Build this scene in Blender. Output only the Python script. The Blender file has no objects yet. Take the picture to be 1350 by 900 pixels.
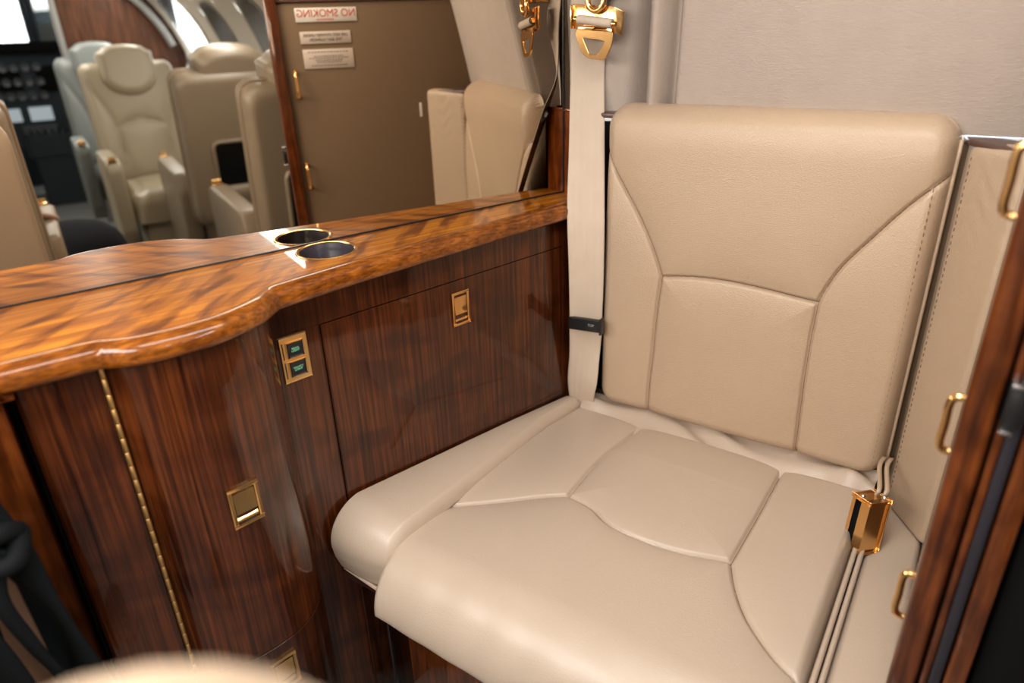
import bpy, bmesh, math, random
import numpy as np
from mathutils import Vector, Matrix

random.seed(7)
rng = np.random.default_rng(7)
S = bpy.context.scene
COL = S.collection

# ------------------------------------------------------------------ camera
CZ = 1.06
F_PX = 911.58
yaw, pitch, roll = math.radians(34.847), math.radians(24.826), math.radians(-1.938)
fwd = Vector((math.cos(yaw) * math.cos(pitch), math.sin(yaw) * math.cos(pitch), -math.sin(pitch)))
rgt0 = Vector((math.sin(yaw), -math.cos(yaw), 0))
up0 = rgt0.cross(fwd)
rgt = rgt0 * math.cos(roll) + up0 * math.sin(roll)
upv = -rgt0 * math.sin(roll) + up0 * math.cos(roll)
cam_d = bpy.data.cameras.new('camera')
cam_d.sensor_width = 36.0
cam_d.lens = F_PX * 36.0 / 1350.0
cam_d.clip_start = 0.01
cam_d.dof.use_dof = True
cam_d.dof.focus_distance = 0.98
cam_d.dof.aperture_fstop = 2.9
cam = bpy.data.objects.new('camera', cam_d)
mw = Matrix((rgt, upv, -fwd)).transposed().to_4x4()
mw.translation = (0, 0, CZ)
cam.matrix_world = mw
COL.objects.link(cam)
S.camera = cam

# ------------------------------------------------------------------ world, exposure
W = bpy.data.worlds.new('daylight')
S.world = W
W.use_nodes = True
bg = W.node_tree.nodes['Background']
bg.inputs['Color'].default_value = (0.80, 0.90, 1.0, 1)
bg.inputs['Strength'].default_value = 6.5
S.view_settings.view_transform = 'Standard'
S.view_settings.look = 'None'
S.view_settings.gamma = 1.0
S.view_settings.use_curve_mapping = False
S.view_settings.exposure = 0.0
S.cycles.use_denoising = True
S.cycles.max_bounces = 10
S.cycles.glossy_bounces = 6
S.cycles.diffuse_bounces = 4
S.cycles.sample_clamp_indirect = 4.0
S.cycles.caustics_reflective = False
S.cycles.caustics_refractive = False

# frames: lav frame = world axes (X outboard, Y aft-ish, Z up); mirror frame (s along the mirror, d out of it)
MA = math.radians(19.344)
MV = Vector((math.cos(MA), -math.sin(MA), 0))
NV = Vector((math.sin(MA), math.cos(MA), 0))
D0 = 0.8948
ZC = 0.794
def mc(s, d, z): return MV * s + NV * (D0 - d) + Vector((0, 0, z))
# cabin frame (t forward, u to starboard)
CA = math.radians(16)
CF = Vector((-math.sin(CA), -math.cos(CA), 0))
CR = Vector((math.cos(CA), -math.sin(CA), 0))
CO = Vector((0.593, 1.689, 0))
def cb(t, u, z): return CO + CF * t + CR * u + Vector((0, 0, z))
CAB_ROT = math.atan2(CF.y, CF.x)

def area_light(name, loc, target, sx, sy, power, color):
    l = bpy.data.lights.new(name, 'AREA')
    l.shape = 'RECTANGLE'; l.size = sx; l.size_y = sy; l.energy = power; l.color = color
    o = bpy.data.objects.new(name, l); COL.objects.link(o)
    o.location = loc
    d = Vector(target) - Vector(loc)
    o.rotation_euler = d.to_track_quat('-Z', 'Y').to_euler()
    return o
WARM = (1.0, 0.87, 0.72)
NEUT = (1.0, 0.955, 0.90)
COOL = (0.86, 0.94, 1.0)
LIGHTS = []   # every lamp is built with its fixture (see CEILING FIXTURES)
for a in LIGHTS: area_light(*a)

# ------------------------------------------------------------------ materials
def new_mat(name):
    m = bpy.data.materials.new(name); m.use_nodes = True
    nt = m.node_tree
    return m, nt, nt.nodes['Principled BSDF']
def srgb(r, g, b):
    f = lambda c: (c / 255 / 12.92) if c / 255 <= 0.04045 else ((c / 255 + 0.055) / 1.055) ** 2.4
    return (f(r), f(g), f(b), 1)
def node(nt, typ, **kw):
    n = nt.nodes.new(typ)
    for k, v in kw.items():
        if k in n.inputs: n.inputs[k].default_value = v
        else: setattr(n, k, v)
    return n
def coords(nt, scale=(1, 1, 1), rot=(0, 0, 0)):
    tc = nt.nodes.new('ShaderNodeTexCoord'); geo = tc.outputs['Object']
    r = nt.nodes.new('ShaderNodeMapping'); r.inputs['Rotation'].default_value = rot
    nt.links.new(geo, r.inputs['Vector'])
    m = nt.nodes.new('ShaderNodeMapping'); m.inputs['Scale'].default_value = scale
    nt.links.new(r.outputs[0], m.inputs['Vector'])
    return m.outputs[0]
def ramp(nt, fac, stops):
    r = nt.nodes.new('ShaderNodeValToRGB')
    e = r.color_ramp.elements
    while len(e) < len(stops): e.new(0.5)
    for el, (p, c) in zip(e, stops): el.position = p; el.color = c
    nt.links.new(fac, r.inputs['Fac'])
    return r.outputs['Color']
def mix(nt, kind, fac, a, b):
    m = nt.nodes.new('ShaderNodeMix'); m.data_type = 'RGBA'; m.blend_type = kind
    for sock, v in ((m.inputs['Factor'], fac), (m.inputs['A'], a), (m.inputs['B'], b)):
        if hasattr(v, 'is_output'): nt.links.new(v, sock)
        else: sock.default_value = v
    # colour sockets share names with float ones: address by index
    return m
def mixc(nt, kind, fac, a, b):
    m = nt.nodes.new('ShaderNodeMix'); m.data_type = 'RGBA'; m.blend_type = kind
    ins = [m.inputs[0], m.inputs[6], m.inputs[7]]
    for sock, v in zip(ins, (fac, a, b)):
        if isinstance(v, bpy.types.NodeSocket): nt.links.new(v, sock)
        else: sock.default_value = v
    return m.outputs[2]
def bump(nt, p, height, strength, dist):
    b = nt.nodes.new('ShaderNodeBump'); b.inputs['Strength'].default_value = strength; b.inputs['Distance'].default_value = dist
    nt.links.new(height, b.inputs['Height']); nt.links.new(b.outputs[0], p.inputs['Normal'])

def wood(name, dark, light, grain_rot, along, across, figure=None, fig_amt=0.6, coat=1.0, rough=0.28, blotch=0.5):
    """grain runs along local X after grain_rot; figure = (along scale, across scale) of the cross bands"""
    m, nt, p = new_mat(name)
    v = coords(nt, (along, across, across), grain_rot)
    n1 = node(nt, 'ShaderNodeTexNoise', Scale=1.0, Detail=6.0, Roughness=0.62, Distortion=0.25)
    nt.links.new(v, n1.inputs['Vector'])
    c = ramp(nt, n1.outputs['Fac'], [(0.30, dark), (0.47, tuple(d * .55 + l * .45 for d, l in zip(dark, light))), (0.62, light), (0.75, tuple(min(1, l * 1.25) for l in light))])
    if figure:
        v2 = coords(nt, (figure[0], figure[1], figure[1]), (grain_rot[0], grain_rot[1], grain_rot[2] + 0.75))
        n2 = node(nt, 'ShaderNodeTexNoise', Scale=1.0, Detail=2.0, Roughness=0.5, Distortion=0.5)
        nt.links.new(v2, n2.inputs['Vector'])
        f = ramp(nt, n2.outputs['Fac'], [(0.36, (0.30, 0.20, 0.15, 1)), (0.46, (0.66, 0.56, 0.48, 1)), (0.54, (0.96, 0.93, 0.90, 1)), (0.66, (1, 1, 1, 1))])
        c = mixc(nt, 'MULTIPLY', fig_amt, c, f)
    v3 = coords(nt, (6, 6, 6))
    n3 = node(nt, 'ShaderNodeTexNoise', Scale=1.0, Detail=2.0)
    nt.links.new(v3, n3.inputs['Vector'])
    b = ramp(nt, n3.outputs['Fac'], [(0.35, (0.55, 0.5, 0.5, 1)), (0.6, (1, 1, 1, 1))])
    c = mixc(nt, 'MULTIPLY', blotch, c, b)
    nt.links.new(c, p.inputs['Base Color'])
    p.inputs['Roughness'].default_value = rough
    p.inputs['Specular IOR Level'].default_value = 0.2
    p.inputs['Coat Weight'].default_value = coat
    p.inputs['Coat Roughness'].default_value = 0.02
    p.inputs['Coat IOR'].default_value = 1.42
    return m
def leather(name, col, rough=0.40, grain=0.40):
    m, nt, p = new_mat(name)
    v = coords(nt, (1, 1, 1))
    vo = node(nt, 'ShaderNodeTexVoronoi', Scale=620.0); nt.links.new(v, vo.inputs['Vector'])
    n = node(nt, 'ShaderNodeTexNoise', Scale=9.0, Detail=3.0); nt.links.new(v, n.inputs['Vector'])
    c2 = tuple(x * 0.90 for x in col[:3]) + (1,)
    nt.links.new(mixc(nt, 'MIX', n.outputs['Fac'], col, c2), p.inputs['Base Color'])
    n2 = node(nt, 'ShaderNodeTexNoise', Scale=55.0, Detail=4.0); nt.links.new(v, n2.inputs['Vector'])
    ad = node(nt, 'ShaderNodeMath', operation='MULTIPLY_ADD'); ad.inputs[1].default_value = 0.5
    nt.links.new(n2.outputs['Fac'], ad.inputs[0]); nt.links.new(vo.outputs['Distance'], ad.inputs[2])
    bump(nt, p, ad.outputs[0], grain, 0.0012)
    p.inputs['Roughness'].default_value = rough
    p.inputs['Specular IOR Level'].default_value = 0.5
    p.inputs['Coat Weight'].default_value = 0.30; p.inputs['Coat Roughness'].default_value = 0.36
    return m
def fabric(name, col, scale=900, strength=0.25):
    m, nt, p = new_mat(name)
    v = coords(nt, (1, 1, 1))
    n = node(nt, 'ShaderNodeTexNoise', Scale=30.0, Detail=5.0); nt.links.new(v, n.inputs['Vector'])
    nt.links.new(mixc(nt, 'MIX', n.outputs['Fac'], col, tuple(x * 0.88 for x in col[:3]) + (1,)), p.inputs['Base Color'])
    va = coords(nt, (scale, scale * .12, scale * .12)); vb = coords(nt, (scale * .12, scale * .3, scale))
    na = node(nt, 'ShaderNodeTexNoise', Scale=1.0, Detail=2.0); nt.links.new(va, na.inputs['Vector'])
    nb = node(nt, 'ShaderNodeTexNoise', Scale=1.0, Detail=2.0); nt.links.new(vb, nb.inputs['Vector'])
    a = node(nt, 'ShaderNodeMath', operation='ADD'); nt.links.new(na.outputs['Fac'], a.inputs[0]); nt.links.new(nb.outputs['Fac'], a.inputs[1])
    bump(nt, p, a.outputs[0], strength, 0.001)
    p.inputs['Roughness'].default_value = 0.9
    p.inputs['Specular IOR Level'].default_value = 0.2
    return m
def plain(name, col, rough=0.5, metal=0.0, coat=0.0, spec=0.5, noise=0.06):
    m, nt, p = new_mat(name)
    v = coords(nt, (1, 1, 1))
    n = node(nt, 'ShaderNodeTexNoise', Scale=40.0, Detail=3.0); nt.links.new(v, n.inputs['Vector'])
    nt.links.new(mixc(nt, 'MIX', n.outputs['Fac'], col, tuple(x * (1 - 2 * noise) for x in col[:3]) + (1,)), p.inputs['Base Color'])
    p.inputs['Roughness'].default_value = rough
    p.inputs['Metallic'].default_value = metal
    p.inputs['Coat Weight'].default_value = coat
    p.inputs['Coat Roughness'].default_value = 0.03
    p.inputs['Specular IOR Level'].default_value = spec
    return m
def glow(name, col, strength):
    m, nt, p = new_mat(name)
    p.inputs['Base Color'].default_value = (0.02, 0.02, 0.02, 1)
    p.inputs['Emission Color'].default_value = col
    p.inputs['Emission Strength'].default_value = strength
    return m

GR = (0, 0, MA)          # rotate so the mirror direction becomes local X
M = {}
M['counter'] = wood('figured_countertop_wood', (0.34, 0.075, 0.004, 1), (0.76, 0.27, 0.016, 1), GR, 5, 130, (46, 11), 0.95, blotch=0.12)
M['edge'] = wood('burl_edge_wood', (0.11, 0.026, 0.003, 1), (0.36, 0.11, 0.010, 1), GR, 60, 300, (40, 14), 0.5, blotch=0.2)
UP = (0, math.pi / 2, 0)  # vertical grain
M['cab'] = wood('ribbon_cabinet_wood', (0.016, 0.0030, 0.0010, 1), (0.120, 0.029, 0.0065, 1), UP, 5, 210, (20, 8), 0.6, blotch=0.55)
M['cabdark'] = wood('dark_cabinet_wood', (0.014, 0.0035, 0.0018, 1), (0.075, 0.020, 0.007, 1), UP, 5, 190, (22, 12), 0.6, blotch=0.6)
M['trimwood'] = wood('red_trim_wood', (0.04, 0.008, 0.002, 1), (0.18, 0.046, 0.009, 1), UP, 8, 120, (30, 20), 0.45, blotch=0.4)
M['leather'] = leather('tan_leather', (0.53, 0.388, 0.268, 1))
M['leather_l'] = leather('pale_leather', (0.545, 0.435, 0.342, 1), 0.36, 0.16)
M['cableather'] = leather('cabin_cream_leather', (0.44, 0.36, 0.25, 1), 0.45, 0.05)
M['shaded_cream'] = leather('shaded_cream_leather', (0.27, 0.205, 0.14, 1), 0.45, 0.05)  # cream chair leather with the shade on the chair backs put into its colour
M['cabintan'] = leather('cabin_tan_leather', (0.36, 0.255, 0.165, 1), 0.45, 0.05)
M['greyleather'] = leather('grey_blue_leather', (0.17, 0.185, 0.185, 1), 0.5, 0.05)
M['stitch_and_shade'] = plain('thread_and_seam_shade', (0.20, 0.13, 0.08, 1), 0.8)  # thread of the stitches, and the painted shadow lines in the seams
M['fabric'] = fabric('beige_wall_fabric', (0.48, 0.40, 0.345, 1), 700, 0.5)
M['panel'] = plain('brown_panel_vinyl', (0.170, 0.110, 0.064, 1), 0.6, spec=0.22, noise=0.03)
M['gold'] = plain('polished_gold', (0.88, 0.53, 0.22, 1), 0.19, 1.0, noise=0.02)
M['goldsat'] = plain('satin_gold', (0.86, 0.52, 0.20, 1), 0.45, 1.0, noise=0.03)
M['steel'] = plain('steel', (0.6, 0.6, 0.62, 1), 0.25, 1.0)
M['black'] = plain('black_plastic', (0.012, 0.012, 0.013, 1), 0.35)
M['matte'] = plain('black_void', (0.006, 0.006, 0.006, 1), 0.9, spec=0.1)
M['cup'] = plain('dark_violet_plastic', (0.035, 0.03, 0.042, 1), 0.32)
M['seal'] = plain('dark_violet_seal', (0.022, 0.019, 0.027, 1), 0.45)
M['ledge'] = plain('mauve_brown_ledge', (0.10, 0.052, 0.042, 1), 0.38, coat=0.15)
M['webbing'] = fabric('belt_webbing', (0.66, 0.54, 0.43, 1), 1600, 0.35)
M['bag'] = plain('black_strap', (0.0045, 0.006, 0.0065, 1), 0.75, spec=0.12)
M['bagtan'] = fabric('tan_canvas', (0.16, 0.085, 0.05, 1), 900, 0.3)
M['carpet'] = fabric('grey_carpet', (0.22, 0.22, 0.21, 1), 400, 0.8)
M['head'] = plain('cream_headliner', (0.62, 0.57, 0.50, 1), 0.7)
M['sidewall'] = plain('cream_sidewall', (0.62, 0.56, 0.48, 1), 0.6)
M['rim'] = plain('grey_window_rim', (0.20, 0.19, 0.18, 1), 0.5)
M['endwood'] = wood('end_board_wood', (0.09, 0.016, 0.003, 1), (0.40, 0.10, 0.012, 1), UP, 8, 90, (26, 12), 0.6, blotch=0.3)
M['brownwood'] = wood('bulkhead_wood', (0.03, 0.010, 0.005, 1), (0.10, 0.037, 0.016, 1), UP, 5, 60, None, coat=0.0, rough=0.5)
M['paper'] = plain('placard_white', (0.74, 0.70, 0.64, 1), 0.45, noise=0.01)
M['paper2'] = plain('placard_cream', (0.62, 0.52, 0.44, 1), 0.5, noise=0.01)
M['red'] = plain('red_ink', (0.60, 0.07, 0.03, 1), 0.5)
M['ink'] = plain('black_ink', (0.05, 0.04, 0.05, 1), 0.5)
M['green'] = glow('green_backlit_legend', (0.35, 0.85, 0.42, 1), 0.6)
M['greyink'] = plain('grey_print', (0.35, 0.35, 0.36, 1), 0.5)
M['cock'] = plain('cockpit_grey_black', (0.045, 0.055, 0.063, 1), 0.8, spec=0.15)
M['screen'] = glow('avionics_screen', (0.55, 0.68, 0.85, 1), 0.8)
M['dial'] = plain('instrument_dial', (0.10, 0.11, 0.12, 1), 0.3)
M['trouser'] = fabric('charcoal_trousers', (0.022, 0.024, 0.030, 1), 700, 0.3)
M['jacket'] = fabric('black_jacket', (0.012, 0.012, 0.014, 1), 700, 0.3)
M['skin'] = plain('skin', (0.50, 0.28, 0.19, 1), 0.5)
M['hair'] = plain('dark_hair', (0.02, 0.015, 0.012, 1), 0.6)
M['diffuser'] = glow('lamp_diffuser', (1.0, 0.93, 0.84, 1), 6.0)
mm, nt, p = new_mat('mirror_silver')
p.inputs['Base Color'].default_value = (0.76, 0.685, 0.575, 1); p.inputs['Metallic'].default_value = 1.0; p.inputs['Roughness'].default_value = 0.0
M['mirror'] = mm
gm, nt, p = new_mat('window_acrylic')
tr = nt.nodes.new('ShaderNodeBsdfTransparent'); tr.inputs['Color'].default_value = (0.94, 0.97, 1, 1)
gl = nt.nodes.new('ShaderNodeBsdfGlossy'); gl.inputs['Roughness'].default_value = 0.02
fr = nt.nodes.new('ShaderNodeFresnel'); fr.inputs['IOR'].default_value = 1.4
mx = nt.nodes.new('ShaderNodeMixShader')
nt.links.new(fr.outputs[0], mx.inputs[0]); nt.links.new(tr.outputs[0], mx.inputs[1]); nt.links.new(gl.outputs[0], mx.inputs[2])
nt.links.new(mx.outputs[0], nt.nodes['Material Output'].inputs['Surface'])
M['glass'] = gm

# ------------------------------------------------------------------ builders
def tag(o, label=None, cat=None, group=None, kind=None):
    if label: o['label'] = label
    if cat: o['category'] = cat
    if group: o['group'] = group
    if kind: o['kind'] = kind
    return o
def thing(name, label, cat, loc, rz=0.0, group=None):
    o = bpy.data.objects.new(name, None); COL.objects.link(o)
    o.location = loc; o.rotation_euler = (0, 0, rz); o.empty_display_size = 0.05
    return tag(o, label, cat, group)
def root_loc(o):
    v = Vector((0, 0, 0))
    while o is not None: v = v + o.location; o = o.parent
    return v
def link(name, me, mat, parent=None, smooth=35):
    if isinstance(mat, str): mat = M[mat]
    me.materials.append(mat)
    if smooth is not None:
        for pl in me.polygons: pl.use_smooth = True
        if smooth < 180: me.set_sharp_from_angle(angle=math.radians(smooth))
    o = bpy.data.objects.new(name, me); COL.objects.link(o)
    if parent is not None: o.parent = parent
    return o
def from_bm(name, bm, mat, parent=None, smooth=35, local=False):
    """vertices are world coordinates unless local"""
    bmesh.ops.recalc_face_normals(bm, faces=bm.faces)
    if parent is not None and not local:
        off = root_loc(parent)
        for v in bm.verts: v.co -= off
    me = bpy.data.meshes.new(name); bm.to_mesh(me); bm.free()
    return link(name, me, mat, parent, smooth)
def from_np(name, V, Fc, mat, parent=None, smooth=60, local=False):
    off = Vector((0, 0, 0)) if (parent is None or local) else root_loc(parent)
    V = np.asarray(V, float) - np.array(off)
    me = bpy.data.meshes.new(name); me.from_pydata(V.tolist(), [], [tuple(int(i) for i in f) for f in Fc]); me.update()
    return link(name, me, mat, parent, smooth)
def bx(bm, c, s, R=None, bev=0.0, seg=2):
    """box centre c, size s, R = 3 axis vectors"""
    r = bmesh.ops.create_cube(bm, size=1.0)
    vs = r['verts']
    ax = R or (Vector((1, 0, 0)), Vector((0, 1, 0)), Vector((0, 0, 1)))
    for v in vs:
        q = v.co.copy()
        v.co = Vector(c) + ax[0] * (q.x * s[0]) + ax[1] * (q.y * s[1]) + ax[2] * (q.z * s[2])
    if bev > 0:
        es = list({e for v in vs for e in v.link_edges})
        bmesh.ops.bevel(bm, geom=es, offset=bev, segments=seg, profile=0.5, affect='EDGES')
    return bm
MAX3 = (MV, -NV, Vector((0, 0, 1)))     # mirror frame axes: s, d, z
def mbox(bm, s0, s1, d0, d1, z0, z1, bev=0.001, seg=2):
    return bx(bm, mc((s0 + s1) / 2, (d0 + d1) / 2, (z0 + z1) / 2), (abs(s1 - s0), abs(d1 - d0), abs(z1 - z0)), MAX3, bev, seg)
def prism(bm, pts, vec, bev=0.0, seg=2):
    """extrude a planar polygon (list of Vectors) along vec"""
    vs = [bm.verts.new(p) for p in pts]
    f = bm.faces.new(vs)
    r = bmesh.ops.extrude_face_region(bm, geom=[f])
    nv = [g for g in r['geom'] if isinstance(g, bmesh.types.BMVert)]
    for v in nv: v.co += Vector(vec)
    if bev > 0:
        es = list({e for v in vs + nv for e in v.link_edges})
        bmesh.ops.bevel(bm, geom=es, offset=bev, segments=seg, profile=0.5, affect='EDGES')
    return bm
def tube(bm, pts, r, n=10, closed=False, cap=True):
    pts = [Vector(p) for p in pts]; N_ = len(pts)
    rs = r if isinstance(r, (list, tuple)) else [r] * N_
    rings = []; prev = None
    for i, p in enumerate(pts):
        a = pts[(i - 1) % N_] if (closed or i > 0) else p
        b = pts[(i + 1) % N_] if (closed or i < N_ - 1) else p
        t = (b - a).normalized()
        if prev is None: u = t.orthogonal().normalized()
        else:
            u = prev - t * prev.dot(t)
            u = u.normalized() if u.length > 1e-6 else t.orthogonal().normalized()
        prev = u; w = t.cross(u)
        rings.append([bm.verts.new(p + (u * math.cos(2 * math.pi * k / n) + w * math.sin(2 * math.pi * k / n)) * rs[i]) for k in range(n)])
    for i in range(N_ if closed else N_ - 1):
        A, B = rings[i], rings[(i + 1) % N_]
        for k in range(n): bm.faces.new((A[k], A[(k + 1) % n], B[(k + 1) % n], B[k]))
    if cap and not closed:
        bm.faces.new(rings[0][::-1]); bm.faces.new(rings[-1])
    return bm
def lathe(bm, prof, c, axis=Vector((0, 0, 1)), n=48):
    """prof list of (radius, height) revolved about axis at c"""
    u = axis.orthogonal().normalized(); w = axis.cross(u)
    rings = []
    for r, h in prof:
        if r < 1e-6: rings.append([bm.verts.new(Vector(c) + axis * h)]); continue
        rings.append([bm.verts.new(Vector(c) + axis * h + (u * math.cos(2 * math.pi * k / n) + w * math.sin(2 * math.pi * k / n)) * r) for k in range(n)])
    for A, B in zip(rings, rings[1:]):
        for k in range(n):
            a = [A[k % len(A)], A[(k + 1) % len(A)], B[(k + 1) % len(B)], B[k % len(B)]]
            a = list(dict.fromkeys(a))
            if len(a) >= 3: bm.faces.new(a)
    return bm
def catmull(P, n=8):
    P = [Vector(p) for p in P]; out = []
    Q = [P[0] * 2 - P[1]] + P + [P[-1] * 2 - P[-2]]
    for i in range(1, len(Q) - 2):
        a, b, c, d = Q[i - 1:i + 3]
        for k in range(n):
            t = k / n
            out.append(0.5 * ((2 * b) + (c - a) * t + (2 * a - 5 * b + 4 * c - d) * t * t + (3 * b - a - 3 * c + d) * t ** 3))
    out.append(P[-1]); return out
def text_mesh(body, size, origin, right, up, normal, depth=0.0004, align='CENTER', sx=1.0, spacing=1.0):
    cu = bpy.data.curves.new('lettering', 'FONT'); cu.body = body; cu.size = size; cu.align_x = align; cu.align_y = 'CENTER'
    cu.extrude = depth / 2; cu.space_line = 0.85 * spacing
    o = bpy.data.objects.new('lettering', cu); COL.objects.link(o)
    dg = bpy.context.evaluated_depsgraph_get()
    me = bpy.data.meshes.new_from_object(o.evaluated_get(dg))
    bpy.data.objects.remove(o)
    for v in me.vertices:
        q = v.co.copy()
        v.co = Vector(origin) + Vector(right) * q.x * sx + Vector(up) * q.y + Vector(normal) * q.z
    return me
def lettering(body, size, origin, right, up, normal, mat, parent, **kw):
    me = text_mesh(body, size, origin, right, up, normal, **kw)
    off = root_loc(parent)
    for v in me.vertices: v.co -= off
    return link('lettering', me, mat, parent, None)

def axis_pts(L, r, fine, coarse):
    """0..L clustered near both ends"""
    a = [L * 0 + r * (1 - math.cos(k / 8 * math.pi / 2)) for k in range(8)]
    n = max(2, int((L - 2 * r) / coarse))
    mid = list(np.linspace(r, L - r, n + 1))
    return np.array(a + mid + [L - x for x in a[::-1]])
def poly_dist(A, B, polys):
    d = np.full(A.shape, 9.0)
    for pl in polys:
        for (a0, b0), (a1, b1) in zip(pl, pl[1:]):
            da, db = a1 - a0, b1 - b0; L2 = da * da + db * db
            t = np.clip(((A - a0) * da + (B - b0) * db) / L2, 0, 1)
            d = np.minimum(d, np.hypot(A - a0 - t * da, B - b0 - t * db))
    return d
def smooth_poly(P, n=6):
    return [(v.x, v.y) for v in catmull([(a, b, 0) for a, b in P], n)]
def rounding(A, B, La, Lb, r, rc):
    """0 at the rim rising to 1 at r inside, corners rounded by rc"""
    xa = np.minimum(A, La - A); xb = np.minimum(B, Lb - B)
    d = np.minimum(xa, xb)
    c = (xa < rc) & (xb < rc)
    d = np.where(c, rc - np.hypot(rc - xa, rc - xb), d)
    q = np.clip(d / r, 0, 1)
    return np.sqrt(np.clip(1 - (1 - q) ** 2, 0, 1)), d
def pull_corners(A, B, La, Lb, rc):
    """slide grid points that lie outside the rounded corners onto the corner arcs"""
    xa = np.minimum(A, La - A); xb = np.minimum(B, Lb - B)
    hy = np.hypot(rc - xa, rc - xb); m = (xa < rc) & (xb < rc) & (hy > rc)
    k = np.where(m, rc / np.maximum(hy, 1e-9), 1.0)
    xa2 = np.where(m, rc - (rc - xa) * k, xa); xb2 = np.where(m, rc - (rc - xb) * k, xb)
    return np.where(A < La / 2, xa2, La - xa2), np.where(B < Lb / 2, xb2, Lb - xb2)
def grid_faces(na, nb):
    i, j = np.meshgrid(np.arange(na - 1), np.arange(nb - 1), indexing='ij')
    a = i * nb + j
    return np.stack([a, a + nb, a + nb + 1, a + 1], -1).reshape(-1, 4)

# ================================================================== SETTING
def struct(o): o['kind'] = 'structure'; return o
def quadgrid(name, fn, a0, a1, b0, b1, na, nb, mat, smooth=60):
    A = np.linspace(a0, a1, na); B = np.linspace(b0, b1, nb)
    V = [fn(a, b) for a in A for b in B]
    return struct(from_np(name, V, grid_faces(na, nb), mat, None, smooth))

bm = bmesh.new(); bx(bm, (0.3, -2.0, -0.03), (5.0, 8.0, 0.06)); struct(from_bm('floor', bm, 'carpet'))
# lavatory sidewall behind the seat: lower lining, and the two fabric panels above the ledge
bm = bmesh.new(); bx(bm, (1.075, 0.25, 0.455), (0.09, 0.98, 0.91), bev=0.002); struct(from_bm('wall_right', bm, 'panel'))
def fabric_sheet(q, z):
    """q = distance aft of the slanted free edge of the padded front panel"""
    e = 0.452 - 0.10 * (z - 0.95)
    y = e + q
    front = 1.022 - 0.215 * (z - 0.925) - 0.32 * max(0, z - 1.11) ** 1.4
    front += 0.032 * math.exp(-((q + 0.036) / 0.009) ** 2) - 0.008 * math.exp(-((q + 0.014) / 0.008) ** 2)   # soft fold beside the edge
    front += 0.0012 * math.sin(y * 31) * math.sin(z * 17) + 0.010 * math.exp(-(q / 0.004) ** 2)
    aft = 1.036 + 0.065 * math.exp(-((q - 0.012) / 0.020) ** 2) - 0.06 * max(0, z - 0.95) + 0.007 * math.cos((y - 0.40) * 60) - 0.3 * max(0, z - 1.2) ** 1.5
    k = min(1, max(0, (q + 0.0005) / 0.003)); k = k * k * (3 - 2 * k)
    return (front * (1 - k) + max(aft, front) * k + 0.012 * math.exp(-((q - 0.003) / 0.002) ** 2), y, z)
qs = np.concatenate([np.linspace(-0.72, -0.09, 30), np.linspace(-0.086, -0.006, 40), np.linspace(-0.0055, 0.010, 32), np.linspace(0.014, 0.22, 44)])
zs = np.linspace(0.918, 1.46, 40)
struct(from_np('wall_fabric', [fabric_sheet(q, z) for q in qs for z in zs], grid_faces(len(qs), len(zs)), 'fabric'))

# ================================================================== MIRROR
mir = thing('wall_mirror', 'large frameless wall mirror standing behind the wooden countertop', 'mirror', mc(0.1, 0, ZC))
bm = bmesh.new(); mbox(bm, -0.75, 0.7626, -0.006, 0.0, ZC + 0.0005, 1.45, 0.0); from_bm('mirror_glass', bm, 'mirror', mir)
bm = bmesh.new(); mbox(bm, 0.7627, 0.765, -0.006, 0.0015, ZC + 0.0005, 1.45, 0.0); from_bm('edge_seal', bm, 'black', mir)
bm = bmesh.new(); mbox(bm, -0.75, 0.7626, 0.0, 0.0016, ZC + 0.0003, ZC + 0.0022, 0.0); from_bm('bottom_seal', bm, 'black', mir)
bm = bmesh.new(); mbox(bm, -0.75, 0.80, -0.0065, -0.03, 0.0, 1.46, 0.0); struct(from_bm('wall_aft', bm, 'panel'))

# ================================================================== CABINET
cab = thing('vanity_cabinet', 'glossy dark wood cabinet with gold latches and figured orange countertop, under the mirror', 'cabinet', mc(0.3, 0.08, 0))
def mpoly(P, z): return [mc(s, d, z) for s, d in P]
LIP = [[(0.764, 0.063), (0.74, 0.066), (0.6, 0.083), (0.495, 0.097), (0.337, 0.120), (0.262, 0.133), (0.228, 0.1395), (0.2195, 0.142), (0.2165, 0.145)],
       [(0.2165, 0.145), (0.208, 0.154), (0.193, 0.168), (0.170, 0.182), (0.140, 0.194), (0.105, 0.1985), (0.072, 0.1975), (0.050, 0.192), (0.034, 0.1835)],
       [(0.034, 0.1835), (0.028, 0.1805), (0.010, 0.1795), (-0.02, 0.1795), (-0.06, 0.180), (-0.13, 0.184), (-0.30, 0.195)]]
lipc = []
for seg_ in LIP:
    c_ = [(v.x, v.y) for v in catmull([(a, b, 0) for a, b in seg_], 6)]
    lipc += c_ if not lipc else c_[1:]
def offset_poly(P, w):
    out = []
    for i in range(len(P)):
        a = P[max(0, i - 1)]; b = P[min(len(P) - 1, i + 1)]
        tx, ty = b[0] - a[0], b[1] - a[1]; L = math.hypot(tx, ty)
        # s decreasing, outward (larger d) is to the ... normal
        out.append((P[i][0] - w * (-ty / L) * -1, P[i][1] - w * (-tx / L)))
    return out
TH = 0.027; RB = 0.017
prof = []                                   # (inset, z) elliptical upper edge
for k in range(13):
    a = k / 12 * math.pi / 2; prof.append((RB * (1 - math.sin(a)), ZC - 0.014 + 0.014 * math.cos(a)))
prof.append((0.0, ZC - 0.018))
for k in range(1, 6):
    a = k / 5 * math.pi / 2; prof.append((0.008 * (1 - math.cos(a)), ZC - 0.0195 - 0.008 * math.sin(a)))
prof.append((0.032, ZC - 0.0278))
bm = bmesh.new(); rings = []
for ins, z in prof:
    rings.append([bm.verts.new(mc(s, d, z)) for s, d in offset_poly(lipc, ins)])
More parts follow.
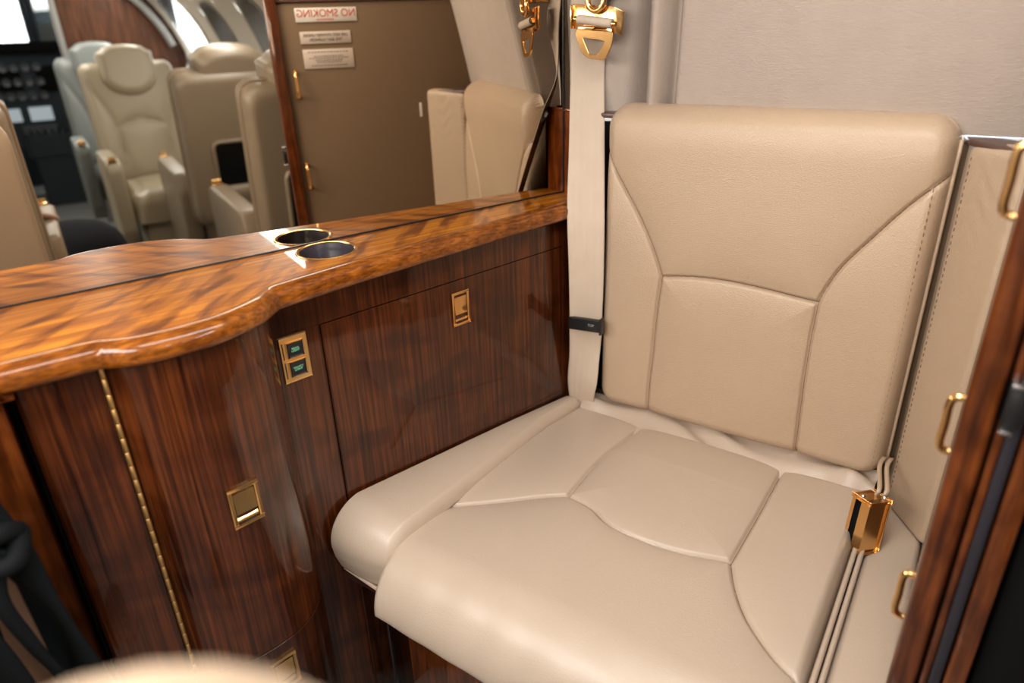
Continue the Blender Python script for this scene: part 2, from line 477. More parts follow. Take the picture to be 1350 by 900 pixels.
for A, B in zip(rings, rings[1:]):
    for i in range(len(A) - 1): bm.faces.new((A[i], A[i + 1], B[i + 1], B[i]))
edge_o = from_bm('countertop_edge', bm, 'edge', cab, 40)
# flat top with a round hole for the cup holder
CUP = Vector((0.585, 0.699, ZC)); CR_ = 0.0365
cs, cd = CUP.dot(MV), D0 - CUP.dot(NV)
bm = bmesh.new()
inner = offset_poly(lipc, RB)
loop = [bm.verts.new(mc(s, d, ZC)) for s, d in inner] + [bm.verts.new(mc(-0.30, 0.0, ZC)), bm.verts.new(mc(0.764, 0.0, ZC))]
hole = [bm.verts.new(mc(cs + CR_ * math.cos(a), cd + CR_ * math.sin(a), ZC)) for a in np.linspace(0, 2 * math.pi, 49)[:-1]]
es = [bm.edges.new((loop[i], loop[(i + 1) % len(loop)])) for i in range(len(loop))] + [bm.edges.new((hole[i], hole[(i + 1) % 48])) for i in range(48)]
bmesh.ops.triangle_fill(bm, use_beauty=True, edges=es)
from_bm('countertop', bm, 'counter', cab, None)
bm = bmesh.new()
lathe(bm, [(CR_ - 0.0015, 0.0004), (CR_ + 0.0005, 0.0016), (CR_ + 0.003, 0.0016), (CR_ + 0.0042, 0.0002)], CUP, n=64)
cuph = from_bm('cup_holder', bm, 'gold', cab)
bm = bmesh.new()
lathe(bm, [(CR_ - 0.001, 0.0006), (CR_ - 0.002, -0.004), (CR_ - 0.0032, -0.009), (CR_ - 0.0034, -0.011), (0.024, -0.036), (0.022, -0.037), (0.012, -0.0385), (0.0, -0.0385)], CUP, n=64)
from_bm('cup_well', bm, 'cup', cuph)

# body core
faceP = [(0.740, 0.044), (0.214, 0.102)]
fs = lambda s: 0.044 + (0.740 - s) / 0.526 * 0.058      # face depth at mirror coordinate s (flat part)
bow = [(0.214, 0.103), (0.211, 0.114), (0.200, 0.137), (0.180, 0.159), (0.152, 0.174), (0.120, 0.181), (0.090, 0.182), (0.062, 0.177), (0.042, 0.168), (0.0315, 0.158)]
bowc = [(v.x, v.y) for v in catmull([(a, b, 0) for a, b in bow], 5)]
core = [(0.745, 0.002), (0.745, fs(0.745) - 0.012), (0.225, fs(0.225) - 0.012)] + [(s, d - 0.014) for s, d in bowc[4:]] + [(-0.048, 0.150), (-0.048, 0.002)]
bm = bmesh.new(); prism(bm, mpoly(core, 0.0), (0, 0, ZC - 0.029)); from_bm('carcass', bm, 'matte', cab, None)
FV = (mc(0.214, 0.102, 0) - mc(0.740, 0.044, 0)).normalized(); FN = Vector((-FV.y, FV.x, 0))
if FN.dot(NV) > 0: FN = -FN                # face normal points to the room
PF = mc(0.740, 0.044, 0)
FAX = (FV, FN, Vector((0, 0, 1)))
def fbox(bm, a0, a1, z0, z1, n0=-0.012, n1=0.0, bev=0.0009):
    """box on the flat face: a = distance from its right end"""
    return bx(bm, PF + FV * ((a0 + a1) / 2) + FN * ((n0 + n1) / 2) + Vector((0, 0, (z0 + z1) / 2)), (abs(a1 - a0), abs(n1 - n0), z1 - z0), FAX, bev)
FL = (mc(0.214, 0.102, 0) - PF).length
A_L = 0.467; A_R = 0.016; G = 0.0014
bm = bmesh.new(); fbox(bm, -0.02, FL - 0.0005, 0.7195, ZC - 0.0283); from_bm('top_rail', bm, 'cab', cab)
bm = bmesh.new(); fbox(bm, A_L + G, FL - 0.0005, 0.0, 0.7190); from_bm('stile', bm, 'cab', cab)
bm = bmesh.new(); fbox(bm, -0.02, A_R - G, 0.0, 0.7190); from_bm('stile', bm, 'cab', cab)
bm = bmesh.new(); fbox(bm, A_R, A_L - 0.0005, 0.0, 0.4395); from_bm('bottom_rail', bm, 'cabdark', cab)
bm = bmesh.new(); fbox(bm, A_R + 0.0018, A_L - 0.0026, 0.4415, 0.7160, bev=0.0012)
door = from_bm('door', bm, 'cab', cab)
bm = bmesh.new(); fbox(bm, A_R + 0.006, A_L - 0.006, 0.4440, 0.4465, n0=-0.001, n1=0.0006, bev=0.0003); from_bm('bottom_bead', bm, 'cabdark', door)

def curved_strip(bm, P, th, z0, z1, nz=2):
    Q = [(s, d - th) for s, d in P]
    zz = np.linspace(z0, z1, nz)
    Fr = [[bm.verts.new(mc(s, d, z)) for s, d in P] for z in zz]
    Bk = [[bm.verts.new(mc(s, d, z)) for s, d in Q] for z in zz]
    n = len(P)
    for k in range(nz - 1):
        for i in range(n - 1):
            bm.faces.new((Fr[k][i], Fr[k][i + 1], Fr[k + 1][i + 1], Fr[k + 1][i])); bm.faces.new((Bk[k][i], Bk[k + 1][i], Bk[k + 1][i + 1], Bk[k][i + 1]))
        for i in (0, n - 1): bm.faces.new((Fr[k][i], Fr[k + 1][i], Bk[k + 1][i], Bk[k][i]))
    for L, K in ((Fr[0], Bk[0]), (Fr[-1], Bk[-1])):
        for i in range(n - 1): bm.faces.new((L[i], L[i + 1], K[i + 1], K[i]))
    return bm
def bevel_mod(o, w, seg=2):
    m = o.modifiers.new('bevel', 'BEVEL'); m.width = w; m.segments = seg; m.limit_method = 'ANGLE'; m.angle_limit = math.radians(50)
    return o
ZD = 0.335
bm = bmesh.new(); curved_strip(bm, bowc, 0.012, ZD + 0.001, ZC - 0.032); bdoor = bevel_mod(from_bm('bowed_door', bm, 'cab', cab), 0.0012)
bm = bmesh.new(); curved_strip(bm, bowc, 0.012, 0.06, ZD - 0.001); drawer = bevel_mod(from_bm('drawer', bm, 'cabdark', cab), 0.0012)
bm = bmesh.new(); curved_strip(bm, [(s, d - 0.02) for s, d in bowc], 0.012, 0.0, 0.058); from_bm('toe_kick', bm, 'matte', cab)
left = [(0.0260, 0.160), (0.0, 0.163), (-0.036, 0.1675), (-0.041, 0.1665), (-0.044, 0.163)]
bm = bmesh.new(); curved_strip(bm, left, 0.012, 0.0, ZC - 0.0285); bevel_mod(from_bm('side_panel', bm, 'cab', cab), 0.0008)
# piano hinge between bowed door and side panel
bm = bmesh.new()
hz = np.arange(ZD + 0.004, ZC - 0.042, 0.0172)
for i, z in enumerate(hz):
    lathe(bm, [(0.0, 0.0), (0.0022, 0.0), (0.0026, 0.0006), (0.0026, 0.0160), (0.0022, 0.0166), (0.0, 0.0166)], mc(0.0290, 0.1625, z), n=10)
mbox(bm, 0.0268, 0.0312, 0.150, 0.1605, ZD + 0.003, ZC - 0.030, 0.0)
from_bm('hinge', bm, 'goldsat', cab, 40)
# left post beyond the groove
bm = bmesh.new(); mbox(bm, -0.128, -0.053, 0.06, 0.178, 0.0, ZC - 0.0285, 0.010, 3); from_bm('corner_post', bm, 'trimwood', cab)
# end board standing up between countertop and seat back
bm = bmesh.new(); mbox(bm, 0.7655, 0.785, -0.004, 0.038, 0.0, 0.926, 0.004, 3); from_bm('end_board', bm, 'endwood', cab)

def latch(c, ax, wv, wz, parent, tilt=0.0, scoop=True):
    """gold flush latch: frame plate with opening, paddle and catch lip; ax = (right, out, up)"""
    R_, O_, U_ = ax
    bm = bmesh.new()
    fw = wv * 0.13
    for (x0, x1, y0, y1) in ((-wv / 2, wv / 2, wz / 2 - fw, wz / 2), (-wv / 2, wv / 2, -wz / 2, -wz / 2 + fw), (-wv / 2, -wv / 2 + fw, -wz / 2 + fw, wz / 2 - fw), (wv / 2 - fw, wv / 2, -wz / 2 + fw, wz / 2 - fw)):
        bx(bm, c + R_ * ((x0 + x1) / 2) + U_ * ((y0 + y1) / 2) + O_ * 0.0005, (x1 - x0, 0.003, y1 - y0), (R_, O_, U_), 0.0005)
    bx(bm, c - O_ * 0.0095, (wv * 0.9, 0.001, wz * 0.9), (R_, O_, U_))
    la = from_bm('latch', bm, 'gold', parent)
    bm = bmesh.new()
    # paddle: upper two thirds, with a dished hollow
    pw, pz0, pz1 = wv * 0.70, -wz * 0.16, wz * 0.345
    nx, nz = 11, 11; V = []
    for i in range(nx):
        for j in range(nz):
            x = -pw / 2 + pw * i / (nx - 1); z = pz0 + (pz1 - pz0) * j / (nz - 1)
            q = math.exp(-((x - pw * 0.1) / (pw * .42)) ** 2) * min(1.0, max(0.0, (pz1 - z) / (pz1 - pz0) * 1.6)) * min(1.0, (z - pz0) / (pz1 - pz0) * 5)
            V.append(c + R_ * x + U_ * z + O_ * (0.0016 + 0.0012 * (1 - j / (nz - 1)) - (0.0022 * q if scoop else 0)))
    vs = [bm.verts.new(v) for v in V]
    for i in range(nx - 1):
        for j in range(nz - 1): bm.faces.new((vs[i * nz + j], vs[(i + 1) * nz + j], vs[(i + 1) * nz + j + 1], vs[i * nz + j + 1]))
    bd = [e for e in bm.edges if e.is_boundary]
    r = bmesh.ops.extrude_edge_only(bm, edges=bd)
    for v in [g for g in r['geom'] if isinstance(g, bmesh.types.BMVert)]: v.co -= O_ * 0.005
    sub = la if parent.parent is None else None
    tgt = la if sub is not None else parent
    # keep to three levels: merge the paddle under the same parent as the latch when the latch is already a sub-part
    pd = from_bm('paddle', bm, 'gold', tgt)
    bm = bmesh.new()
    V = []
    for i in range(9):
        q = i / 8
        V.append((-wz * 0.36 + wz * 0.19 * q, 0.0012 - 0.0066 * q ** 1.3))
    A = [bm.verts.new(c - R_ * pw / 2 + U_ * z + O_ * o) for z, o in V]; B = [bm.verts.new(c + R_ * pw / 2 + U_ * z + O_ * o) for z, o in V]
    for i in range(8): bm.faces.new((A[i], B[i], B[i + 1], A[i + 1]))
    from_bm('catch', bm, 'gold', tgt)
    return la
FR = -FV                                    # to the right when looking at the face
lc = PF + FV * 0.240 + FN * 0.0 + Vector((0, 0, 0.6735))
latch(lc, (FR, FN, Vector((0, 0, 1))), 0.032, 0.0535, cab)
def bow_frame(s):
    i = min(range(1, len(bowc) - 1), key=lambda k: abs(bowc[k][0] - s))
    a, b = mc(*bowc[i - 1], 0), mc(*bowc[i + 1], 0); r = (a - b).normalized()
    o = Vector((r.y, -r.x, 0))
    if o.dot(NV) > 0: o = -o
    return mc(*bowc[i], 0), r, o
c0, r0, o0 = bow_frame(0.1245); latch(c0 + Vector((0, 0, 0.5625)) + o0 * 0.0006, (r0, o0, Vector((0, 0, 1))), 0.036, 0.054, cab, scoop=False)
c0, r0, o0 = bow_frame(0.128); latch(c0 + Vector((0, 0, 0.2875)) + o0 * 0.0006, (r0, o0, Vector((0, 0, 1))), 0.036, 0.054, cab, scoop=False)
# rocker switch plate
UPZ = Vector((0, 0, 1))
sc = PF + FV * 0.506 + Vector((0, 0, 0.6855))
bm = bmesh.new(); bx(bm, sc + FN * 0.001, (0.036, 0.002, 0.061), (FR, FN, UPZ), 0.0006)
bx(bm, sc + FN * 0.0022 + UPZ * 0.0001 , (0.029, 0.0012, 0.0008), (FR, FN, UPZ))
plate = from_bm('switch_plate', bm, 'goldsat', cab)
for dz, word in ((0.0125, 'READ\nLIGHT'), (-0.0135, 'VANITY\nLIGHT')):
    k = sc + UPZ * dz + FR * 0.001
    bm = bmesh.new()
    for (x, z, w, h) in ((0, 0.0103, 0.0232, 0.0010), (0, -0.0103, 0.0232, 0.0010), (-0.0113, 0, 0.0010, 0.0212), (0.0113, 0, 0.0010, 0.0212)):
        bx(bm, k + FR * x + UPZ * z + FN * 0.0024, (w, 0.0008, h), (FR, FN, UPZ), 0.0003)
    from_bm('button_bezel', bm, 'goldsat', plate)
    bm = bmesh.new(); bx(bm, k + FN * 0.0024, (0.0200, 0.0022, 0.0185), (FR, FN, UPZ), 0.0012, 3); from_bm('switch_button', bm, 'black', plate)
    lettering(word, 0.0037, k + FN * 0.0037, FR, UPZ, FN, 'green', plate, sx=1.05)
bm = bmesh.new(); bx(bm, sc - FR * 0.0148 + UPZ * 0.0125 + FN * 0.0021, (0.0012, 0.0006, 0.022), (FR, FN, UPZ)); bx(bm, sc - FR * 0.0148 - UPZ * 0.0135 + FN * 0.0021, (0.0012, 0.0006, 0.022), (FR, FN, UPZ)); from_bm('slot', bm, 'black', plate)

# ================================================================== SIDE SEAT
def resample_open(pl, n):
    P = np.array(pl); L = np.concatenate([[0], np.cumsum(np.hypot(np.diff(P[:, 0]), np.diff(P[:, 1])))]); t = np.linspace(0, L[-1], n)
    return list(zip(np.interp(t, L, P[:, 0]), np.interp(t, L, P[:, 1])))
seat = thing('side_seat', 'tan leather side-facing seat with sewn back and seat cushions on a wooden base', 'seat', (0.75, 0.28, 0))
# ---- backrest: plane X = BX, height towards -X
def backrest():
    y0, y1, z0, z1 = 0.0345, 0.5015, 0.4285, 0.9425
    BX = 1.014; T = 0.030
    a = axis_pts(y1 - y0, 0.020, 0, 0.0017); b = axis_pts(z1 - z0, 0.024, 0, 0.0017)
    A, B = np.meshgrid(a, b, indexing='ij')
    A, B = pull_corners(A, B, y1 - y0, z1 - z0, 0.034)
    Y = y0 + A; Z = z0 + B
    seams = [smooth_poly([(0.5030, 0.884), (0.499, 0.875), (0.465, 0.823), (0.433, 0.773), (0.409, 0.727), (0.393, 0.686)]),
             smooth_poly([(0.393, 0.686), (0.341, 0.694), (0.288, 0.6965), (0.232, 0.694), (0.194, 0.6905), (0.159, 0.688)]),
             smooth_poly([(0.159, 0.688), (0.154, 0.705), (0.137, 0.744), (0.107, 0.788), (0.072, 0.836), (0.037, 0.874), (0.030, 0.881)]),
             smooth_poly([(0.393, 0.686), (0.398, 0.626), (0.401, 0.543), (0.404, 0.485), (0.4045, 0.425)]),
             smooth_poly([(0.159, 0.688), (0.161, 0.639), (0.161, 0.565), (0.159, 0.487), (0.157, 0.425)])]
    r, d = rounding(A, B, y1 - y0, z1 - z0, 0.024, 0.034)
    top_ = np.clip((z1 - z0 - B) / 0.062, 0, 1); roll_ = np.sqrt(np.clip(1 - (1 - top_) ** 2, 0, 1))   # soft roll along the top
    r = r * (0.45 + 0.55 * roll_)
    ds = poly_dist(Y, Z, seams)
    puff = 0.0080 * (1 - np.exp(-(ds / 0.026))) 
    groove = -0.0065 * np.exp(-(ds / 0.0021) ** 2)
    h = r * (T + puff) + groove * r - 0.004 * (1 - r)
    # upper panel: soft roll at the top
    V = np.stack([BX - h, Y, Z], -1).reshape(-1, 3)
    o = from_np('backrest', V, grid_faces(len(a), len(b)), 'leather', seat, 180)
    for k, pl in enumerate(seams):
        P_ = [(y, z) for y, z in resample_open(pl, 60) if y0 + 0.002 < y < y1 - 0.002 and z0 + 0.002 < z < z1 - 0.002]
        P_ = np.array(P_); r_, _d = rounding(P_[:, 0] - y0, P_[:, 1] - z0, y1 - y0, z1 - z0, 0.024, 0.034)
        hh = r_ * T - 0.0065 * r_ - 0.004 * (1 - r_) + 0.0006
        bm = bmesh.new(); tube(bm, [(BX - h_, y, z) for h_, (y, z) in zip(hh, P_)], 0.0010, 6); from_bm('seam', bm, 'stitch_and_shade', seat, 180)  # dark tube in the groove paints the seam's shadow line
    # rim down to the back plane
    bm = bmesh.new(); bx(bm, (1.021, (y0 + y1) / 2, (z0 + z1) / 2 - 0.006), (0.016, y1 - y0 - 0.03, z1 - z0 - 0.045), bev=0.005); from_bm('back_shell', bm, 'leather', seat)
    # stitching along the right border
    bm = bmesh.new()
    Hs = lambda z, y: BX - (T + 0.0055)
    z = 0.462
    while z < 0.865:
        bx(bm, (BX - T - 0.0046, 0.0505, z), (0.0016, 0.0010, 0.0042)); z += 0.0092
    tag(from_bm('stitching', bm, 'stitch_and_shade', seat, None), kind='stuff')
    # doubled welt down the right edge
    bm = bmesh.new()
    tube(bm, [(BX - 0.008, 0.0340, zz) for zz in np.linspace(0.45, 0.915, 20)], 0.0024, 8)
    from_bm('welt', bm, 'leather', seat, 180)
backrest()
# ---- seat cushion
def profile(xb, xf, zt, r, zb, n_top=240, n_arc=34, n_fr=20):
    """points (X, z, nX, nz, arclength) from the back over the top, round the front and down"""
    out = []
    for x in np.linspace(xb, xf + r, n_top): out.append((x, zt, 0.0, 1.0))
    for k in range(1, n_arc + 1):
        a = k / n_arc * math.pi / 2
        out.append((xf + r - r * math.sin(a), zt - r + r * math.cos(a), -math.sin(a), math.cos(a)))
    for z in np.linspace(zt - r, zb, n_fr + 1)[1:]: out.append((xf, z, -1.0, 0.0))
    P = np.array(out); L = np.concatenate([[0], np.cumsum(np.hypot(np.diff(P[:, 0]), np.diff(P[:, 1])))])
    return P, L
def cushion():
    T = 0.030; xb, xf, zt, r, zb = 0.975, 0.487, 0.420 - T, 0.052, 0.326
    P, L = profile(xb, xf, zt, r, zb)
    nv = 270
    v = np.concatenate([0.5 * (1 - np.cos(np.linspace(0, math.pi, 9)[:4])) * 0.10, np.linspace(0.018, 0.982, nv), 1 - 0.5 * (1 - np.cos(np.linspace(0, math.pi, 9)[3::-1])) * 0.10])
    v = np.unique(np.clip(v, 0, 1))
    X = P[:, 0]; s = L
    yl = np.interp(s, [0, 0.10, 0.36, 0.45, s[-1]], [0.534, 0.552, 0.567, 0.570, 0.570])
    yr = np.interp(s, [0, 0.4, s[-1]], [0.044, 0.045, 0.048])
    Sg, Vg = np.meshgrid(s, v, indexing='ij')
    Y = yr[:, None] + (yl - yr)[:, None] * Vg
    sx = lambda x: xb - x
    seams = [smooth_poly([(sx(0.612), 0.572), (sx(0.622), 0.553), (sx(0.640), 0.531), (sx(0.671), 0.491), (sx(0.708), 0.448), (sx(0.731), 0.416)]),
             smooth_poly([(sx(0.731), 0.416), (sx(0.722), 0.372), (sx(0.704), 0.337), (sx(0.698), 0.29), (sx(0.704), 0.23), (sx(0.7225), 0.169)]),
             smooth_poly([(sx(0.731), 0.416), (sx(0.834), 0.419), (sx(0.933), 0.409), (sx(0.98), 0.405)]),
             smooth_poly([(sx(0.7225), 0.169), (sx(0.835), 0.167), (sx(0.925), 0.167), (sx(0.98), 0.167)]),
             smooth_poly([(sx(0.7225), 0.169), (sx(0.683), 0.151), (sx(0.642), 0.124), (sx(0.605), 0.084), (sx(0.586), 0.050), (sx(0.578), 0.040)])]
    ds = poly_dist(Sg, Y, seams)
    w = (yl - yr)[:, None]
    xa = np.minimum(Sg, s[-1] - Sg); xbv = np.minimum(Vg, 1 - Vg) * w
    d = np.minimum(xa, xbv); q = np.clip(d / 0.016, 0, 1); rr = np.sqrt(1 - (1 - q) ** 2)
    puff = 0.0085 * (1 - np.exp(-(ds / 0.028)))
    crown = 0.006 * np.sin(np.clip(Vg, 0, 1) * math.pi) * np.clip(Sg / 0.1, 0, 1)
    wr = 0.0005 * np.sin(Y * 95 + Sg * 20 + 2.2 * np.sin(Sg * 30)) * np.exp(-((Sg - 0.49) / 0.05) ** 2)
    h = rr * (T + puff + crown - 0.008) - 0.0065 * np.exp(-(ds / 0.0022) ** 2) * rr + wr * rr
    pos = np.stack([P[:, 0][:, None] + P[:, 2][:, None] * h, Y, P[:, 1][:, None] + P[:, 3][:, None] * h], -1)
    from_np('seat_cushion', pos.reshape(-1, 3), grid_faces(len(s), len(v)), 'leather_l', seat, 180)
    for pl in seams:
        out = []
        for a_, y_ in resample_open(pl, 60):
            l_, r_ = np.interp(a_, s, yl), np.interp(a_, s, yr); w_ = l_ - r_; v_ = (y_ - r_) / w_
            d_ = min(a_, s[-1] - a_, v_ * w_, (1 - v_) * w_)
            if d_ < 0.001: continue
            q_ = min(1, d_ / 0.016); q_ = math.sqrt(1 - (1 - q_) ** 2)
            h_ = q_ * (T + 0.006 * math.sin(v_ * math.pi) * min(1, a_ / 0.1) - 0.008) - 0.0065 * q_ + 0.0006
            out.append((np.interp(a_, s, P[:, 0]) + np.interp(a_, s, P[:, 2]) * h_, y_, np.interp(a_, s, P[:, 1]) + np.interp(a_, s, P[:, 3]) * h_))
        bm = bmesh.new(); tube(bm, out, 0.0010, 6); from_bm('seam', bm, 'stitch_and_shade', seat, 180)  # dark tube paints the shadow at the bottom of the groove
    # doubled welt along the right-hand edge
    for k, (dy, dz) in enumerate(((0.0405, 0.4035), (0.0325, 0.4005))):
        bm = bmesh.new(); tube(bm, [(x, dy, dz) for x in np.linspace(0.93, 0.54, 24)] + [(0.515, dy, dz - 0.008), (0.50, dy, dz - 0.024), (0.488, dy, dz - 0.05)], 0.0034, 8); from_bm('welt', bm, 'leather_l', seat, 180)
cushion()
# ---- wedge bolster between cushion and cabinet
def bolster():
    n1, n2 = 90, 70
    P, L = profile(0.978, 0.512, 0.416, 0.026, 0.341, n1, 16, 10)
    s = L; tot = s[-1]
    xx = P[:, 0]
    inner = np.interp(s, [0, 0.10, 0.36, 0.46, tot], [0.527, 0.541, 0.550, 0.556, 0.556])
    outer = np.array([0.5588 + (0.98 - x) * 0.2305 for x in xx]) - 0.002
    v = np.linspace(0, 1, n2)
    Sg, Vg = np.meshgrid(s, v, indexing='ij')
    Y = inner[:, None] + (outer - inner)[:, None] * Vg
    w = (outer - inner)[:, None]
    d = np.minimum(np.minimum(Vg * w, (1 - Vg) * w * 3.0), np.minimum(Sg, (tot - Sg) * 4.0))
    q = np.clip(d / np.minimum(0.013, 0.6 * w), 0, 1); rr = np.sqrt(1 - (1 - q) ** 2)
    r_in = np.interp(s, [0, 0.15, 0.44, 0.50, tot], [0.012, 0.014, 0.018, 0.016, 0.012])[:, None]
    r_out = np.interp(s, [0, 0.15, 0.44, 0.50, tot], [0.014, 0.024, 0.036, 0.026, 0.016])[:, None]
    h = rr * (r_in + (r_out - r_in) * Vg ** 0.8 + 0.004 * np.sin(Vg * math.pi))
    pos = np.stack([P[:, 0][:, None] + P[:, 2][:, None] * h, Y, P[:, 1][:, None] + P[:, 3][:, None] * h], -1)
    from_np('bolster', pos.reshape(-1, 3), grid_faces(len(s), n2), 'leather_l', seat, 180)
bolster()
# ---- seat pan, wooden front apron and side cheek below the cushion
pan = [(0.968, -0.030), (0.968, 0.552), (0.500, 0.663), (0.492, 0.045), (0.492, -0.030)]
bm = bmesh.new(); prism(bm, [Vector((x, y, 0.318)) for x, y in pan], (0, 0, 0.022), 0.003); from_bm('seat_pan', bm, 'cabdark', seat)
bm = bmesh.new(); bx(bm, (0.735, 0.29, 0.353), (0.45, 0.45, 0.045)); from_bm('cushion_core', bm, 'leather_l', seat)
bm = bmesh.new(); bx(bm, (0.545, 0.278, 0.16), (0.018, 0.62, 0.32), bev=0.004); from_bm('apron', bm, 'trimwood', seat)
bm = bmesh.new(); bx(bm, (0.75, 0.585, 0.16), (0.38, 0.012, 0.315), bev=0.003); from_bm('cheek', bm, 'cabdark', seat)
bm = bmesh.new(); bx(bm, (0.548, 0.640, 0.18), (0.004, 0.004, 0.27)); from_bm('edge_strip', bm, 'steel', seat)
bm = bmesh.new(); tube(bm, [(0.4975, 0.657, 0.3425), (0.4925, 0.60, 0.3425), (0.4895, 0.560, 0.3425)], 0.003, 8); from_bm('pan_edge', bm, 'leather_l', seat)
# ---- right-hand filler: upright pad and flat pad
PA, PB = Vector((0.993, 0.0275, 0)), Vector((0.906, -0.0335, 0))       # front line of the upright pad, seat side to door side
PD = (PB - PA).normalized(); PN = Vector((-PD.y, PD.x, 0))
if PN.x > 0: PN = -PN
def side_pad():
    Lw, z0, z1 = (PB - PA).length, 0.392, 0.9145
    a = axis_pts(Lw, 0.010, 0, 0.004); b = axis_pts(z1 - z0, 0.010, 0, 0.005)
    A, B = np.meshgrid(a, b, indexing='ij'); A, B = pull_corners(A, B, Lw, z1 - z0, 0.013); rr, d = rounding(A, B, Lw, z1 - z0, 0.011, 0.013)
    Z = z0 + B * (1 + 0.016 * A / Lw)
    wr = 0.0004 * np.sin(Z * 210 + 3 * np.sin(A * 120) - 40 * A) * np.exp(-((Z - 0.86) / 0.06) ** 2)
    h = (rr - 1) * 0.022 + wr * rr
    X = PA.x + PD.x * A + PN.x * h; Y = PA.y + PD.y * A + PN.y * h
    from_np('side_pad', np.stack([X, Y, Z], -1).reshape(-1, 3), grid_faces(len(a), len(b)), 'leather', seat, 180)
side_pad()
bm = bmesh.new(); z = 0.43
while z < 0.90:
    bx(bm, PA + PD * 0.014 + PN * 0.0002 + Vector((0, 0, z)), (0.0008, 0.0014, 0.0040), (PD, PN, UPZ)); z += 0.0085
tag(from_bm('stitching', bm, 'stitch_and_shade', seat, None), kind='stuff')
bm = bmesh.new(); prism(bm, [PA - PN * 0.02 + Vector((0, 0, 0.39)), PB - PN * 0.02 + Vector((0, 0, 0.39)), Vector((1.028, -0.0335, 0.39)), Vector((1.028, 0.0275, 0.39))], (0, 0, 0.522), 0.003); from_bm('side_pad_core', bm, 'leather', seat)
bm = bmesh.new(); bx(bm, (1.026, 0.545, 0.672), (0.006, 0.076, 0.48)); from_bm('gap_shade', bm, 'matte', seat)  # black sheet paints the shade in the gap beside the seat back
bm = bmesh.new(); bx(bm, (0.746, -0.0015, 0.370), (0.508, 0.062, 0.050), bev=0.008, seg=3); from_bm('side_cushion', bm, 'leather_l', seat)
# ---- wrinkled leather flap between back and cushion
nb, nf = 120, 14; V = []
for i in range(nb):
    y = 0.040 + (0.525 - 0.040) * i / (nb - 1)
    for j in range(nf):
        q = j / (nf - 1)
        x = 1.006 - 0.062 * q
        z = 0.434 - 0.026 * q + 0.0050 * math.sin(q * 9 + 2.5 * math.sin(y * 21) + y * 24) * (0.4 + 0.6 * math.sin(y * 13 + 1) ** 2)
        z += 0.010 * math.exp(-((y - 0.075) / 0.02) ** 2) * math.sin(q * math.pi) + 0.010 * math.exp(-((y - 0.51) / 0.03) ** 2) * math.sin(q * math.pi)
        V.append((x, y, z))
from_np('leather_flap', V, grid_faces(nb, nf), 'leather_l', seat, 180)
# ---- ledge along the top of the lining
bm = bmesh.new(); prism(bm, [PA - PN * 0.006 + Vector((0, 0.004, 0.910)), PB - PN * 0.006 + Vector((0, 0, 0.910)), Vector((1.030, -0.0335, 0.910)), Vector((1.030, 0.034, 0.910))], (0, 0, 0.0075), 0.0025, 3); from_bm('ledge_strip', bm, 'ledge', seat)
bm = bmesh.new(); bx(bm, (1.030, 0.53, 0.922), (0.03, 0.075, 0.008), bev=0.003); from_bm('ledge_strip', bm, 'ledge', seat)

# ================================================================== SHOULDER BELT
belt = thing('shoulder_belt', 'cream shoulder belt hanging from gold hardware beside the seat back', 'seat belt', (0.98, 0.53, 0.44))
bp = [(1.020, 0.5796, 0.5196, 1.13), (1.019, 0.5790, 0.5190, 1.0955), (1.015, 0.5778, 0.5171, 1.0545), (1.012, 0.5757, 0.5160, 0.9798), (0.992, 0.5654, 0.5042, 0.9263), (0.975, 0.5568, 0.4940, 0.8721), (0.955, 0.5478, 0.4819, 0.8060),
      (0.945, 0.5419, 0.4755, 0.7605), (0.945, 0.5388, 0.4748, 0.6850), (0.950, 0.5398, 0.4781, 0.6093), (0.952, 0.5409, 0.4786, 0.5903), (0.960, 0.5451, 0.4868, 0.5253), (0.965, 0.5509, 0.4927, 0.4765), (0.970, 0.5520, 0.5006, 0.4418), (0.978, 0.552, 0.503, 0.41)]
def twist(x, y, z):
    dx = 0.027 * min(1.0, max(0.0, (z - 0.47) / 0.12)) if z < 0.96 else 0.027 * max(0.1, 1 - (z - 0.96) / 0.07)
    k = (x + dx) / x                       # the far edge of the twisted strap
    return (x + dx, y * k, CZ + (z - CZ) * k)
La = catmull([(x, yl, z) for x, yl, yr, z in bp], 8); Ra = catmull([twist(x, yr, z) for x, yl, yr, z in bp], 8)
nw = 25; V = []
for l, r_ in zip(La, Ra):
    for k in range(nw):
        q = k / (nw - 1)
        x = -0.0006 * abs(math.sin(q * math.pi * 5)) 
        p_ = l.lerp(r_, q); V.append((p_.x + x, p_.y, p_.z))
o = from_np('webbing', V, grid_faces(len(La), nw), 'webbing', belt, 180)
m_ = o.modifiers.new('thick', 'SOLIDIFY'); m_.thickness = 0.0016; m_.offset = 0
PX = 0.985
def yz(pts, x=PX): return [Vector((x, y * 1.0, z)) for y, z in pts]
hk = 0.985
def hw(y, z): return (y * hk, CZ + (z - CZ) * hk)
def ring_plate(bm, outer, inner, x0, th):
    """plate with a hole: outer and inner loops of (y, z) with equal counts"""
    n = len(outer)
    L = [[bm.verts.new((x, y, z)) for y, z in loop] for x in (x0, x0 - th) for loop in (outer, inner)]
    for i in range(n):
        j = (i + 1) % n
        bm.faces.new((L[0][i], L[0][j], L[1][j], L[1][i])); bm.faces.new((L[2][i], L[3][i], L[3][j], L[2][j]))
        bm.faces.new((L[0][i], L[2][i], L[2][j], L[0][j])); bm.faces.new((L[1][i], L[1][j], L[3][j], L[3][i]))
    return bm
